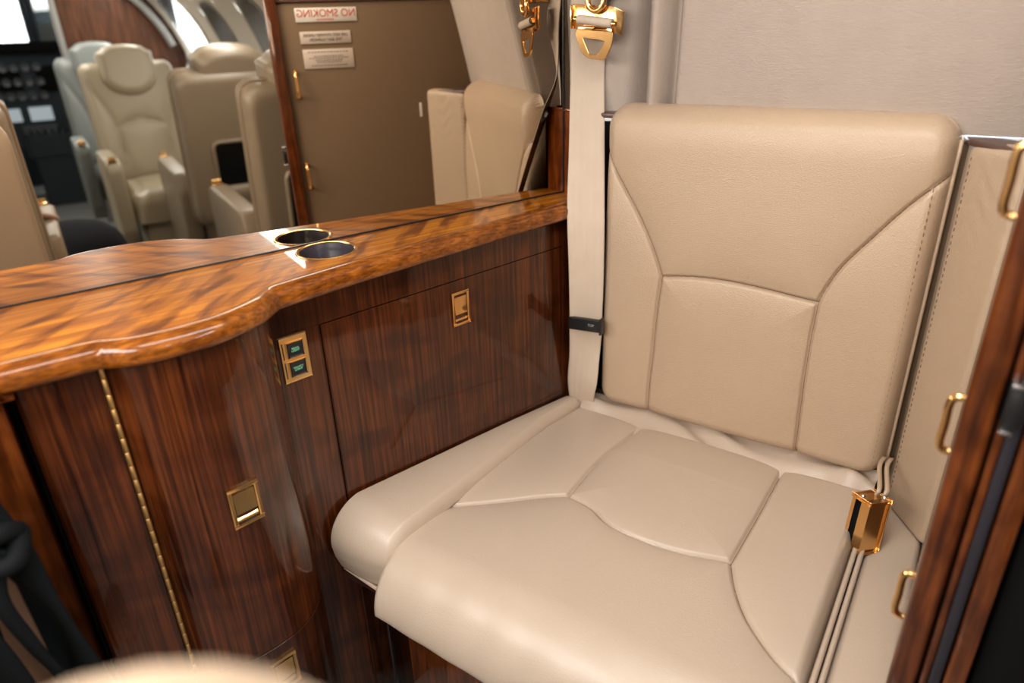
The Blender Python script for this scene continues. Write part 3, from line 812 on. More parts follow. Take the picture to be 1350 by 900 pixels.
def resample(loop, n):
    P = [Vector((a, b, 0)) for a, b in loop]; P.append(P[0])
    L = [0]
    for a, b in zip(P, P[1:]): L.append(L[-1] + (b - a).length)
    out = []; k = 0
    for i in range(n):
        t = L[-1] * i / n
        while L[k + 1] < t: k += 1
        q = (t - L[k]) / max(1e-9, L[k + 1] - L[k]); v = P[k].lerp(P[k + 1], q); out.append((v.x, v.y))
    return out
def radial_pair(outer, inner, n=48):
    cx = sum(p[0] for p in inner) / len(inner); cz = sum(p[1] for p in inner) / len(inner)
    def hit(loop, a):
        dx, dz = math.cos(a), math.sin(a); best = 0
        for (x0, z0), (x1, z1) in zip(loop, loop[1:] + loop[:1]):
            ex, ez = x1 - x0, z1 - z0; det = dx * -ez + ex * dz
            if abs(det) < 1e-12: continue
            t = ((x0 - cx) * -ez + ex * (z0 - cz)) / det; u_ = (dx * (z0 - cz) - dz * (x0 - cx)) / det
            if t > 0 and -1e-6 <= u_ <= 1 + 1e-6: best = max(best, t)
        return (cx + dx * best, cz + dz * best)
    angs = sorted([math.atan2(p[1] - cz, p[0] - cx) for p in outer + inner] + [2 * math.pi * k / n - math.pi for k in range(n)])
    return [hit(outer, a) for a in angs], [hit(inner, a) for a in angs]
# back plate with folded right wing
bm = bmesh.new()
prism(bm, yz([hw(*q) for q in [(0.568, 1.081), (0.499, 1.075), (0.4975, 1.039), (0.5555, 1.0445), (0.568, 1.048)]], 0.990), (-0.0022, 0, 0), 0.0006)
prism(bm, [Vector((0.990, *hw(0.4985, 1.0745))), Vector((0.997, *hw(0.4865, 1.068))), Vector((0.997, *hw(0.4880, 1.0365))), Vector((0.990, *hw(0.4975, 1.0395)))], (-0.0022, 0, 0), 0.0006)
prism(bm, [Vector((0.982, *hw(0.5685, 1.079))), Vector((0.990, *hw(0.566, 1.079))), Vector((0.990, *hw(0.566, 1.047))), Vector((0.982, *hw(0.5685, 1.047)))], (0, -0.0022, 0), 0.0006)
from_bm('anchor_plate', bm, 'gold', belt)
out_ = [hw(*q) for q in [(0.556, 1.046), (0.5585, 1.040), (0.554, 1.028), (0.548, 1.015), (0.543, 1.010), (0.536, 1.006), (0.525, 1.0045), (0.512, 1.0035), (0.507, 1.006), (0.502, 1.014), (0.498, 1.022), (0.496, 1.030), (0.496, 1.0405), (0.515, 1.043), (0.540, 1.045)]]
inn_ = [hw(*q) for q in [(0.545, 1.0335), (0.5425, 1.028), (0.5345, 1.0125), (0.532, 1.0115), (0.521, 1.011), (0.5185, 1.013), (0.510, 1.0265), (0.5095, 1.0290), (0.512, 1.0300), (0.525, 1.032), (0.543, 1.0345)]]
oo, ii = radial_pair(out_, inn_)
bm = bmesh.new(); ring_plate(bm, oo, ii, 0.9835, 0.003); bevel_mod(from_bm('tongue', bm, 'gold', belt), 0.0007)
bm = bmesh.new(); prism(bm, yz([hw(*q) for q in [(0.554, 1.050), (0.498, 1.046), (0.498, 1.0385), (0.512, 1.040), (0.516, 1.0455), (0.524, 1.0475), (0.530, 1.046), (0.534, 1.0415), (0.554, 1.043)]], 0.9835), (-0.0026, 0, 0), 0.0005); from_bm('keeper', bm, 'gold', belt)
bm = bmesh.new(); ax_ = (Vector((0.982, *hw(0.498, 1.0525))) - Vector((0.982, *hw(0.555, 1.060)))); L_ = ax_.length; ax_.normalize()
lathe(bm, [(0.0, 0.0), (0.0055, 0.0)] + [(0.0062 + 0.0003 * math.sin(k * 1.9), L_ * (0.01 + 0.98 * k / 24)) for k in range(25)] + [(0.0055, L_), (0.0, L_)], Vector((0.982, *hw(0.555, 1.060))), ax_, 20); from_bm('wrapped_webbing', bm, 'webbing', belt)
bm = bmesh.new(); lathe(bm, [(0.0, -0.006), (0.0034, -0.006), (0.0040, -0.004), (0.0040, L_ + 0.004), (0.0034, L_ + 0.006), (0.0, L_ + 0.006)], Vector((0.982, *hw(0.555, 1.060))), ax_, 16); from_bm('roller_pin', bm, 'gold', belt)
bm = bmesh.new(); cy_, cz_ = hw(0.524, 1.083)
tube(bm, [(0.979, cy_ + 0.0125 * math.cos(a), cz_ + 0.0125 * math.sin(a)) for a in np.linspace(0, 2 * math.pi, 33)[:-1]], 0.0042, 12, closed=True); from_bm('hook_ring', bm, 'gold', belt)
# wall bracket carrying the ring, and webbing going up
bm = bmesh.new(); bx(bm, (1.000, cy_, 1.115), (0.045, 0.022, 0.06), bev=0.005); from_bm('wall_bracket', bm, 'gold', belt)
# black slider with lettering
bm = bmesh.new()
sl = [(0.5405, 0.600), (0.4795, 0.605), (0.4795, 0.583), (0.5405, 0.578)]
prism(bm, [Vector((0.9555, y, z)) for y, z in sl], (-0.009, 0, 0), 0.0015); bx(bm, (0.9485, 0.4785, 0.5950), (0.012, 0.0035, 0.029), bev=0.001)
slider = from_bm('slider', bm, 'black', belt)
lettering('TOP', 0.0062, (0.9462, 0.497, 0.5935), Vector((0, -1, 0.08)), Vector((0, 0, 1)), Vector((-1, 0, 0)), 'greyink', slider)

# ================================================================== BUCKLE
buck = thing('belt_buckle', 'polished gold seat belt buckle lying at the right rear corner of the seat', 'buckle', (0.88, 0.04, 0.41))
# oriented box: front slot face looks to the camera
bo = Vector((0.870, 0.0365, 0.4345))
bu = Vector((0.16, -0.02, 0.98)).normalized()
bf = Vector((-0.80, 0.60, 0)); bf = (bf - bu * bf.dot(bu)).normalized(); br = bf.cross(bu)      # bf: open slot side, br: broad polished side
if br.y > 0: br = -br
BA = (br, bf, bu)
bw, bt, bh = 0.028, 0.036, 0.079
def bb(bm, r, f, u_, sr, sf, su, bev=0.001): return bx(bm, bo + br * r + bf * f + bu * u_, (sr, sf, su), BA, bev, 3)
bm = bmesh.new()
bb(bm, 0.011, 0, 0, 0.004, bt, bh, 0.0018); bb(bm, -0.0115, 0, 0, 0.003, bt, bh, 0.0012)
bb(bm, 0, 0, bh / 2 - 0.002, bw, bt, 0.004, 0.0018); bb(bm, 0, 0, -bh / 2 + 0.002, bw, bt, 0.004, 0.0018)
bb(bm, 0, -bt / 2 + 0.002, 0, bw, 0.004, bh, 0.0015); bb(bm, 0.0060, bt / 2 - 0.004, 0, 0.008, 0.006, bh - 0.004, 0.002)
from_bm('housing', bm, 'gold', buck)
bm = bmesh.new(); bb(bm, -0.004, 0.004, 0, 0.014, bt * 0.6, bh - 0.010); from_bm('slot', bm, 'matte', buck)
bm = bmesh.new(); bb(bm, -0.006, bt / 2 - 0.008, 0.012, 0.004, 0.006, 0.008, 0.0015); from_bm('release_catch', bm, 'steel', buck); bm = bmesh.new(); bb(bm, -0.006, bt / 2 - 0.008, -0.024, 0.005, 0.006, 0.010, 0.0015); from_bm('release_catch', bm, 'steel', buck)
for r, f in ((-0.004, 0.012), (0.006, -0.015)):
    bm = bmesh.new(); lathe(bm, [(0.0, 0.0025), (0.002, 0.0022), (0.003, 0.0012), (0.0034, 0.0)], bo + br * r + bf * f + bu * (bh / 2), bu, 16); from_bm('rivet', bm, 'steel', buck)
bm = bmesh.new()
sp = catmull([bo + bu * (bh / 2 - 0.004) - bf * 0.012, bo + bu * (bh / 2 + 0.010) - bf * 0.016, (0.938, 0.0335, 0.486), (0.972, 0.0315, 0.482)], 6)
for off in (-0.005, 0.004):
    pts = [p_ + Vector((0.2, -0.98, 0)) * off for p_ in sp]
    A = [bm.verts.new(p_ - Vector((0.2, -0.98, 0)) * 0.0028) for p_ in pts]; B = [bm.verts.new(p_ + Vector((0.2, -0.98, 0)) * 0.0028) for p_ in pts]
    for i in range(len(pts) - 1): bm.faces.new((A[i], B[i], B[i + 1], A[i + 1]))
o = from_bm('strap', bm, 'leather', buck); m_ = o.modifiers.new('thick', 'SOLIDIFY'); m_.thickness = 0.0018

# ================================================================== DIVIDER PANEL (right)
pan_ = thing('divider_door', 'brown divider door edge with red wood trim and gold pulls, right of the seat', 'door', (0.78, -0.045, 0))
YF = -0.034
bm = bmesh.new(); bx(bm, (0.812, YF - 0.006, 0.555), (0.424, 0.012, 1.11), bev=0.001); from_bm('face_panel', bm, 'panel', pan_)
bm = bmesh.new(); bx(bm, (0.80, YF - 0.006, 1.285), (0.394, 0.012, 0.32), bev=0.001); from_bm('upper_panel', bm, 'panel', pan_)
bm = bmesh.new(); bx(bm, (0.797, YF - 0.005, 1.1175), (0.394, 0.016, 0.013), bev=0.002); from_bm('head_strip', bm, 'ledge', pan_)
bm = bmesh.new(); bx(bm, (0.5865, -0.0335, 0.725), (0.027, 0.0225, 1.45), bev=0.006, seg=4); from_bm('edge_trim', bm, 'trimwood', pan_)
bm = bmesh.new(); bx(bm, (0.600, -0.058, 0.725), (0.02, 0.03, 1.45)); bx(bm, (0.79, -0.066, 0.725), (0.37, 0.036, 1.45)); from_bm('core', bm, 'matte', pan_)
bm = bmesh.new(); bx(bm, (0.585, -0.0500, 0.725), (0.018, 0.006, 1.45), bev=0.002); from_bm('inner_trim', bm, 'trimwood', pan_)
bm = bmesh.new(); bx(bm, (0.581, -0.0575, 0.725), (0.018, 0.0085, 1.45), bev=0.002); from_bm('seal_channel', bm, 'seal', pan_)
bm = bmesh.new(); bx(bm, (0.586, -0.0720, 0.725), (0.022, 0.017, 1.45), bev=0.004); from_bm('outer_trim', bm, 'trimwood', pan_)
bm = bmesh.new(); bx(bm, (0.80, -0.104, 0.725), (0.42, 0.038, 1.45), bev=0.002); from_bm('cabin_shade', bm, 'matte', pan_)  # black slab paints the darkness of the cabin behind the door
bm = bmesh.new(); bx(bm, (0.576, -0.0530, 0.790), (0.022, 0.012, 0.036), bev=0.002)
bx(bm, (0.5655, -0.0530, 0.790), (0.003, 0.008, 0.026), bev=0.0008)
ct = from_bm('roller_catch', bm, 'black', pan_)
bm = bmesh.new()
for zz in (0.8095, 0.7705): bx(bm, (0.569, -0.0515, zz), (0.012, 0.009, 0.003), bev=0.0008)
from_bm('catch_cap', bm, 'steel', ct)
def pull(x, z, h=0.056):
    bm = bmesh.new()
    y0, y1 = YF + 0.001, YF + 0.0195
    pts = catmull([(x, y0, z + h / 2 - 0.003), (x, y1 - 0.005, z + h / 2 - 0.002), (x, y1, z + h / 2 - 0.008), (x, y1, z), (x, y1, z - h / 2 + 0.008), (x, y1 - 0.005, z - h / 2 + 0.002), (x, y0, z - h / 2 + 0.003)], 5)
    tube(bm, pts, 0.0034, 10)
    for zz in (z + h / 2 - 0.003, z - h / 2 + 0.003): lathe(bm, [(0.0, 0.003), (0.0055, 0.003), (0.0065, 0.0015), (0.0065, 0.0)], Vector((x, YF, zz)), Vector((0, 1, 0)), 20)
    from_bm('pull_handle', bm, 'gold', pan_)
for x, z in ((0.6185, 0.945), (0.6135, 0.742), (0.609, 0.556)): pull(x, z)
# placards facing the lavatory (read towards +y)
LX, UY, NY = Vector((-1, 0, 0)), Vector((0, 0, 1)), Vector((0, 1, 0))
def placard(x0, x1, z0, z1, mat, label):
    bm = bmesh.new(); bx(bm, ((x0 + x1) / 2, YF + 0.0008, (z0 + z1) / 2), (x1 - x0, 0.0016, z1 - z0), bev=0.0005)
    o = from_bm('placard', bm, mat, pan_); o['label'] = label; return o
p1 = placard(0.636, 0.768, 1.072, 1.100, 'paper', 'white placard with red lettering NO SMOKING')
lettering('NO SMOKING', 0.0215, (0.702, YF + 0.0018, 1.0885), LX, UY, NY, 'red', p1, sx=0.93)
bm = bmesh.new()
for k in range(8): bx(bm, (0.682 + k * 0.0047, YF + 0.0017, 1.0765), (0.0036, 0.0004, 0.0022))
from_bm('small_print', bm, 'red', p1, None)
p2 = placard(0.640, 0.750, 1.028, 1.053, 'paper2', 'cream placard with two lines of black lettering')
lettering('LIFE VEST STOWED UNDER\nTHE SEAT CUSHION', 0.0085, (0.695, YF + 0.0018, 1.0405), LX, UY, NY, 'ink', p2, sx=0.92, spacing=1.25)
p3 = placard(0.641, 0.751, 0.977, 1.017, 'paper2', 'larger cream placard with several lines of fine print')
bm = bmesh.new()
for zz, n_, w0 in ((1.0110, 13, 0.0055), (1.0025, 11, 0.0048), (0.9985, 14, 0.0050), (0.9940, 10, 0.0048), (0.9900, 9, 0.0048), (0.9830, 12, 0.0054)):
    for k in range(n_):
        bx(bm, (0.696 + (k - (n_ - 1) / 2) * w0 * 1.25, YF + 0.0017, zz), (w0 * random.uniform(0.7, 1.0), 0.0004, 0.0015))
from_bm('small_print', bm, 'ink', p3, None)
bm = bmesh.new(); bx(bm, (0.8945, YF + 0.0002, 0.875), (0.006, 0.0016, 0.032), bev=0.0005); from_bm('hinge_plate', bm, 'paper', pan_)

# ================================================================== CABIN SHELL
CX0 = 0.10                                    # cabin centre line (u)
def section(k):
    """half profile k 0..1 from floor to roof centre: (offset from centre, z)"""
    P = [(0.72, 0.0), (0.76, 0.35), (0.765, 0.75), (0.755, 0.90), (0.725, 1.02), (0.65, 1.17), (0.52, 1.32), (0.34, 1.42), (0.0, 1.465)]
    c = catmull([(a, b, 0) for a, b in P], 6)
    return c
SEC = section(0)
T0, T1 = 1.58, 5.05
LW = []                                      # cumulative length along the section
acc = 0
for a, b in zip(SEC, SEC[1:]): LW.append(acc); acc += (b - a).length
LW.append(acc)
def sec_at(l):
    x = np.interp(l, LW, [v.x for v in SEC]); z = np.interp(l, LW, [v.y for v in SEC]); return x, z
def side_pt(t, l, sgn):
    x, z = sec_at(l); return cb(t, CX0 + sgn * x, z)
def win_wall(name, sgn, wins, t0, t1, mat, wz, n=36):
    """sidewall with oval window openings; wins = list of (t, half width, half height); returns ovals"""
    bm = bmesh.new()
    edges_ = [t0]; 
    for (tc, hw_) in [w[:2] for w in wins]: edges_ += [tc - hw_ - 0.05, tc + hw_ + 0.05]
    edges_.append(t1)
    lc = np.interp(wz, [v.y for v in SEC], LW)
    cells = list(zip(edges_, edges_[1:]))
    hhmax = max(w[2] + (w[3] if len(w) > 3 else 0) for w in wins) + 0.04
    l0, l1 = lc - hhmax, lc + hhmax
    def grid(ta, tb, la, lb, nt_, nl_):
        vs = [[bm.verts.new(side_pt(t, l, sgn)) for l in np.linspace(la, lb, nl_ + 1)] for t in np.linspace(ta, tb, nt_ + 1)]
        for i in range(nt_):
            for j in range(nl_): bm.faces.new((vs[i][j], vs[i + 1][j], vs[i + 1][j + 1], vs[i][j + 1]))
    grid(t0, t1, 0, l0, 12, 10); grid(t0, t1, l1, LW[-1], 12, 14)
    ovals = []
    for k, (ta, tb) in enumerate(cells):
        if k % 2 == 0: grid(ta, tb, l0, l1, 3, 8); continue
        tc, hw_, hh_ = wins[k // 2][:3]; dl = wins[k // 2][3] if len(wins[k // 2]) > 3 else 0.0
        ov = []; re_ = []
        for i in range(n):
            a = 2 * math.pi * i / n; c_, s_ = math.cos(a), math.sin(a)
            ov.append((tc + hw_ * abs(c_) ** 0.75 * (1 if c_ > 0 else -1), lc + dl + hh_ * abs(s_) ** 0.75 * (1 if s_ > 0 else -1)))
            m_ = max(abs(c_), abs(s_)); re_.append((tc + (tb - ta) / 2 * c_ / m_, lc + (l1 - l0) / 2 * s_ / m_))
        A = [bm.verts.new(side_pt(t, l, sgn)) for t, l in ov]; B = [bm.verts.new(side_pt(t, l, sgn)) for t, l in re_]
        C_ = [bm.verts.new(side_pt((t + t2) / 2, (l + l2) / 2, sgn)) for (t, l), (t2, l2) in zip(ov, re_)]
        for i in range(n):
            j = (i + 1) % n
            bm.faces.new((A[i], A[j], C_[j], C_[i])); bm.faces.new((C_[i], C_[j], B[j], B[i]))
        ovals.append(ov)
    bmesh.ops.remove_doubles(bm, verts=bm.verts, dist=0.0005)
    struct(from_bm(name, bm, mat, None, 60))
    return ovals
WN = [0]
def window(ov, sgn, deep=1.0, mat='rim'):
    WN[0] += 1
    out = CR * sgn
    bm = bmesh.new(); n = len(ov)
    c_t = sum(p[0] for p in ov) / n; c_l = sum(p[1] for p in ov) / n
    def pt(k, f, o): return side_pt(c_t + (ov[k][0] - c_t) * f, c_l + (ov[k][1] - c_l) * f, sgn) + out * (o * deep if o > 0 else o)
    prof_ = [(1.12, -0.004), (1.10, -0.012), (1.02, -0.010), (0.99, 0.0), (0.95, 0.05), (0.93, 0.065)]
    R_ = [[bm.verts.new(pt(k, f, o)) for k in range(n)] for f, o in prof_]
    for A, B in zip(R_, R_[1:]):
        for k in range(n): bm.faces.new((A[k], A[(k + 1) % n], B[(k + 1) % n], B[k]))
    fr_ = struct(from_bm('window_%d' % WN[0], bm, mat, None, 50))
    bm = bmesh.new(); bm.faces.new([bm.verts.new(pt(k, 0.935, 0.062)) for k in range(n)])
    from_bm('window_pane', bm, 'glass', fr_, None)
WINS_R = [(2.98, 0.135, 0.155), (3.66, 0.135, 0.155), (4.52, 0.38, 0.25, 0.05)]
WINS_L = [(2.30, 0.135, 0.155), (2.98, 0.135, 0.155), (3.66, 0.135, 0.155), (4.42, 0.135, 0.155)]
for ov in win_wall('wall_starboard', 1, WINS_R, T0 + 0.09, T1, 'sidewall', 1.03): window(ov, 1, *((0.25, 'head') if ov[0][0] > 4.5 else ()))
for ov in win_wall('wall_port', -1, WINS_L, 0.75, T1, 'sidewall', 1.03): window(ov, -1)
# roof over the lavatory
bm = bmesh.new(); prism(bm, [Vector((-0.75, 1.2, 1.462)), Vector((-0.75, -0.4, 1.462)), Vector((0.98, -0.12, 1.462)), Vector((1.12, 0.75, 1.462))], (0, 0, 0.02)); struct(from_bm('ceiling', bm, 'head'))
# ---- cockpit bulkhead with opening
TB = 4.95
def bulk(name, us, mat, z0=0.0, t=TB):
    bm = bmesh.new()
    top = []
    for u in us:
        z = np.interp(abs(u - CX0), [v.x for v in SEC[::-1]][:-14], [v.y for v in SEC[::-1]][:-14]); top.append((u, z))
    pts = [cb(t, us[0], z0)] + [cb(t, u, z) for u, z in top] + [cb(t, us[-1], z0)]
    prism(bm, pts, CF * 0.03); return struct(from_bm(name, bm, mat))
bulk('wall_forward', [0.20, 0.35, 0.5, 0.62, 0.74, 0.80, 0.84], 'brownwood')
bulk('wall_forward_port', [-0.64, -0.6, -0.54, -0.42, -0.40], 'brownwood')
bulk('wall_forward_header', [-0.40, -0.2, 0.0, 0.20], 'brownwood', 1.34)
bm = bmesh.new(); tube(bm, [cb(TB - 0.01, 0.205, z) for z in np.linspace(0.0, 1.42, 12)], 0.018, 8); struct(from_bm('trim_1', bm, 'rim'))
bm = bmesh.new(); tube(bm, [cb(TB - 0.05, CX0 + v.x * 0.93, v.y * 0.97) for v in SEC[24:-6]], 0.022, 8); struct(from_bm('trim_2', bm, 'rim'))
# ---- cockpit
bm = bmesh.new()
prism(bm, [cb(5.0, -0.62, 0.0), cb(5.0, -0.62, 1.30), cb(6.9, -0.40, 0.95), cb(6.9, -0.40, 0.0)], CR * -0.02); struct(from_bm('wall_cockpit_port', bm, 'cock'))
bm = bmesh.new()
prism(bm, [cb(5.0, 0.82, 0.0), cb(5.0, 0.82, 1.30), cb(6.9, 0.60, 0.95), cb(6.9, 0.60, 0.0)], CR * 0.02); struct(from_bm('wall_cockpit_starboard', bm, 'cock'))
bm = bmesh.new(); prism(bm, [cb(4.98, -0.62, 1.46), cb(4.98, 0.82, 1.46), cb(6.0, 0.70, 1.40), cb(6.0, -0.50, 1.40)], (0, 0, 0.02)); struct(from_bm('ceiling_cockpit', bm, 'cock'))
ws = [(-0.56, 0.09), (0.12, 0.76)]
for (u0, u1) in ((-0.58, 0.085), (0.125, 0.78)):
    WN[0] += 1
    A = [cb(6.45, u0, 1.00), cb(6.45, u1, 1.00), cb(6.02, u1, 1.40), cb(6.02, u0, 1.40)]
    bm = bmesh.new()
    for a, b in zip(A, A[1:] + A[:1]): tube(bm, [a, b], 0.02, 8)
    fr_ = struct(from_bm('window_%d' % WN[0], bm, 'cock'))
    bm = bmesh.new(); bm.faces.new([bm.verts.new(p_) for p_ in A]); from_bm('window_pane', bm, 'glass', fr_, None)
bm = bmesh.new(); prism(bm, [cb(6.62, -0.55, 0.0), cb(6.62, 0.75, 0.0), cb(6.62, 0.75, 1.0), cb(6.62, -0.55, 1.0)], CF * 0.02); struct(from_bm('wall_cockpit_forward', bm, 'cock'))
ip = thing('instrument_panel', 'dark cockpit instrument panel with lit screens under the windshield', 'instrument panel', cb(5.95, 0.1, 0.0), CAB_ROT)
CAX = (CF, CR, Vector((0, 0, 1)))
def cbox(bm, t, u, z, st, su, sz, bev=0.0): return bx(bm, cb(t, u, z), (st, su, sz), CAX, bev)
def cab_obj(name, bm, mat, parent, smooth=35):
    off = root_loc(parent); 
    r = parent
    while r.parent is not None: r = r.parent
    rotm = Matrix.Rotation(-r.rotation_euler.z, 3, 'Z')
    for v in bm.verts: v.co = rotm @ (v.co - r.location) 
    return from_bm(name, bm, mat, parent, smooth, local=True)
bm = bmesh.new(); prism(bm, [cb(6.0, -0.45, 0.36), cb(6.0, -0.45, 0.98), cb(6.05, -0.45, 1.0), cb(6.3, -0.45, 1.0), cb(6.3, -0.45, 0.36)], CR * 1.08); cab_obj('panel_board', bm, 'cock', ip)
bm = bmesh.new(); cbox(bm, 6.02, 0.09, 1.005, 0.16, 1.06, 0.035, 0.012); cab_obj('glareshield', bm, 'matte', ip)
for (u, z, w, h, m_) in ((0.01, 0.58, 0.13, 0.085, 'screen'), (-0.16, 0.58, 0.10, 0.08, 'screen'), (-0.02, 0.48, 0.20, 0.05, 'dial'), (0.10, 0.80, 0.10, 0.16, 'matte'), (-0.12, 0.80, 0.14, 0.12, 'matte'), (0.34, 0.78, 0.18, 0.18, 'matte'), (-0.36, 0.78, 0.18, 0.18, 'matte')):
    bm = bmesh.new(); cbox(bm, 5.995, u, z, 0.012, w, h, 0.003); cab_obj('display_screen', bm, m_, ip)
for i in range(3):
    for j in range(5):
        bm = bmesh.new(); lathe(bm, [(0.0, 0.010), (0.02, 0.010), (0.026, 0.014), (0.028, 0.0)], cb(5.998, -0.20 + j * 0.065, 0.70 + i * 0.09), -CF, 16); cab_obj('dial', bm, 'dial', ip)
bm = bmesh.new(); cbox(bm, 5.85, 0.02, 0.40, 0.32, 0.26, 0.10, 0.02); cbox(bm, 5.85, 0.02, 0.18, 0.30, 0.22, 0.36, 0.01); ped = cab_obj('pedestal', bm, 'cock', ip)
for j in range(6):
    bm = bmesh.new(); tube(bm, [cb(5.80, -0.08 + j * 0.04, 0.45), cb(5.74, -0.08 + j * 0.04, 0.50)], 0.008, 8); cab_obj('lever', bm, 'steel' if j % 2 else 'black', ip)

# ================================================================== CABIN CHAIRS
def polar_shell(outline, cy, cz, hf, seams=(), n_r=26, n_a=72, x0=0.0, puff=0.0, groove=0.008, rho0=0.80):
    """padded surface facing +x built on the outline (y, z); returns V, F (local)"""
    P = [Vector((a, b, 0)) for a, b in outline]
    pts = resample(outline, n_a)
    V = [(x0 + hf, cy, cz)]; rows = np.concatenate([np.linspace(0, rho0, n_r - 8)[1:], rho0 + (1 - rho0) * np.sin(np.linspace(0, math.pi / 2, 10))[1:]])
    for rho in rows:
        q = max(0, (rho - rho0) / (1 - rho0)); h = hf * math.sqrt(max(0, 1 - q * q))
        for (y, z) in pts: V.append((x0 + h, cy + (y - cy) * rho, cz + (z - cz) * rho))
    V = np.array(V)
    if seams:
        ds = poly_dist(V[:, 1], V[:, 2], seams); V[:, 0] += puff * (1 - np.exp(-ds / 0.04)) - groove * np.exp(-(ds / 0.008) ** 2)
    Fc = [(0, 1 + k, 1 + (k + 1) % n_a) for k in range(n_a)]
    for r in range(len(rows) - 1):
        for k in range(n_a): Fc.append((1 + r * n_a + k, 1 + (r + 1) * n_a + k, 1 + (r + 1) * n_a + (k + 1) % n_a, 1 + r * n_a + (k + 1) % n_a))
    return V, Fc
def rrect(y0, y1, z0, z1, r, n=6, rt=None):
    rt = rt if rt is not None else r
    out = []
    for (cy, cz, a0, rr) in ((y1 - r, z0 + r, -90, r), (y1 - rt, z1 - rt, 0, rt), (y0 + rt, z1 - rt, 90, rt), (y0 + r, z0 + r, 180, r)):
        for k in range(n + 1):
            a = math.radians(a0 + 90 * k / n); out.append((cy + rr * math.cos(a), cz + rr * math.sin(a)))
    return out
def tilt(V, ang, zpiv):
    V = np.array(V, float); c_, s_ = math.cos(ang), math.sin(ang)
    x, z = V[:, 0].copy(), V[:, 2] - zpiv
    V[:, 0] = x * c_ - z * s_; V[:, 2] = zpiv + x * s_ + z * c_
    return V
def merge(*VF):
    Vs, Fs, n = [], [], 0
    for V, Fc in VF:
        Vs.append(np.asarray(V)); Fs += [tuple(i + n for i in f) for f in Fc]; n += len(V)
    return np.concatenate(Vs), Fs
def cabin_chair(label, loc, rz, width=0.42, rec=9, mat='cableather', pocket=True, group=None, sides=(1, -1), ztop=0.96):
    """local frame: +x is where the sitter looks"""
    t = thing('cabin_chair', label, 'chair', loc, rz, group or 'cabin chairs')
    hw_ = width / 2; R_ = math.radians(rec)
    # backrest: front pad, rear pad and gusset joined in one cushion
    ol = rrect(-hw_, hw_, 0.40, ztop, 0.05, rt=0.035)
    seams = [smooth_poly([(-hw_ * .92, 0.86), (-hw_ * .62, 0.72), (-hw_ * .52, 0.60), (-hw_ * .5, 0.42)]), smooth_poly([(hw_ * .92, 0.86), (hw_ * .62, 0.72), (hw_ * .52, 0.60), (hw_ * .5, 0.42)]),
             smooth_poly([(-hw_ * .56, 0.66), (-hw_ * .2, 0.69), (hw_ * .2, 0.69), (hw_ * .56, 0.66)])]
    f = polar_shell(ol, 0, 0.67, 0.055, seams, puff=0.012, x0=-0.055)
    b = polar_shell(ol, 0, 0.67, 0.045, x0=0.055, rho0=0.86); bV = b[0].copy(); bV[:, 0] = -bV[:, 0] - 0.020
    V, Fc = merge(f, (bV, b[1]))
    n_a = 72; nf = len(f[0])
    Fc += [(nf - n_a + k, nf - n_a + (k + 1) % n_a, len(V) - n_a + (k + 1) % n_a, len(V) - n_a + k) for k in range(n_a)]
    xo = -hw_ - 0.02
    V = tilt(V, R_, 0.42); V[:, 0] += xo
    from_np('backrest', V, Fc, mat, t, 70, local=True)
    # welt round the gusset
    bm = bmesh.new(); W_ = tilt([(-0.057, y, z) for y, z in resample(ol, 90)], R_, 0.42); W_[:, 0] += xo; tube(bm, [tuple(v) for v in W_], 0.006, 6, closed=True)
    W_ = tilt([(-0.077, y, z) for y, z in resample(ol, 90)], R_, 0.42); W_[:, 0] += xo; tube(bm, [tuple(v) for v in W_], 0.006, 6, closed=True)
    from_bm('welt', bm, mat, t, 180, local=True)
    # headrest with a rounded lower edge
    hy = hw_ * 0.60
    ho = [(-hy, ztop + 0.035), (-hy, ztop - 0.06)] + [(hy * math.cos(a), ztop - 0.07 + 0.09 * math.sin(a)) for a in np.linspace(math.pi, 2 * math.pi, 18)] + [(hy, ztop - 0.06), (hy, ztop + 0.035)] + [(hy * .8 * math.cos(a), ztop + 0.045 + 0.025 * math.sin(a)) for a in np.linspace(0, math.pi, 10)]
    f = polar_shell(ho, 0, ztop - 0.04, 0.050, x0=0.0, rho0=0.7); b = polar_shell(ho, 0, ztop - 0.04, 0.040, x0=0.06, rho0=0.7); bV = b[0].copy(); bV[:, 0] = -bV[:, 0] - 0.005
    V, Fc = merge(f, (bV, b[1])); nf = len(f[0])
    Fc += [(nf - n_a + k, nf - n_a + (k + 1) % n_a, len(V) - n_a + (k + 1) % n_a, len(V) - n_a + k) for k in range(n_a)]
    V = tilt(V, R_, 0.42); V[:, 0] += xo
    from_np('headrest', V, Fc, mat, t, 70, local=True)
    # seat cushion
    so = rrect(-hw_ + 0.035, hw_ - 0.035, -0.22, 0.24, 0.06)
    f = polar_shell(so, 0, 0.0, 0.06, [smooth_poly([(-hw_ * .55, -0.22), (-hw_ * .5, 0.0), (-hw_ * .6, 0.2)]), smooth_poly([(hw_ * .55, -0.22), (hw_ * .5, 0.0), (hw_ * .6, 0.2)])], puff=0.008, rho0=0.72)
    V = np.stack([f[0][:, 2], f[0][:, 1], f[0][:, 0] + 0.375], -1)
    Vb = V.copy(); Vb[:, 2] = 0.30 + (V[:, 2] - 0.375) * 0.1
    V2, F2 = merge((V, f[1]), (Vb, f[1])); nf = len(V); F2 += [(nf - n_a + k, nf - n_a + (k + 1) % n_a, 2 * nf - n_a + (k + 1) % n_a, 2 * nf - n_a + k) for k in range(n_a)]
    from_np('seat_cushion', V2, F2, mat, t, 60, local=True)
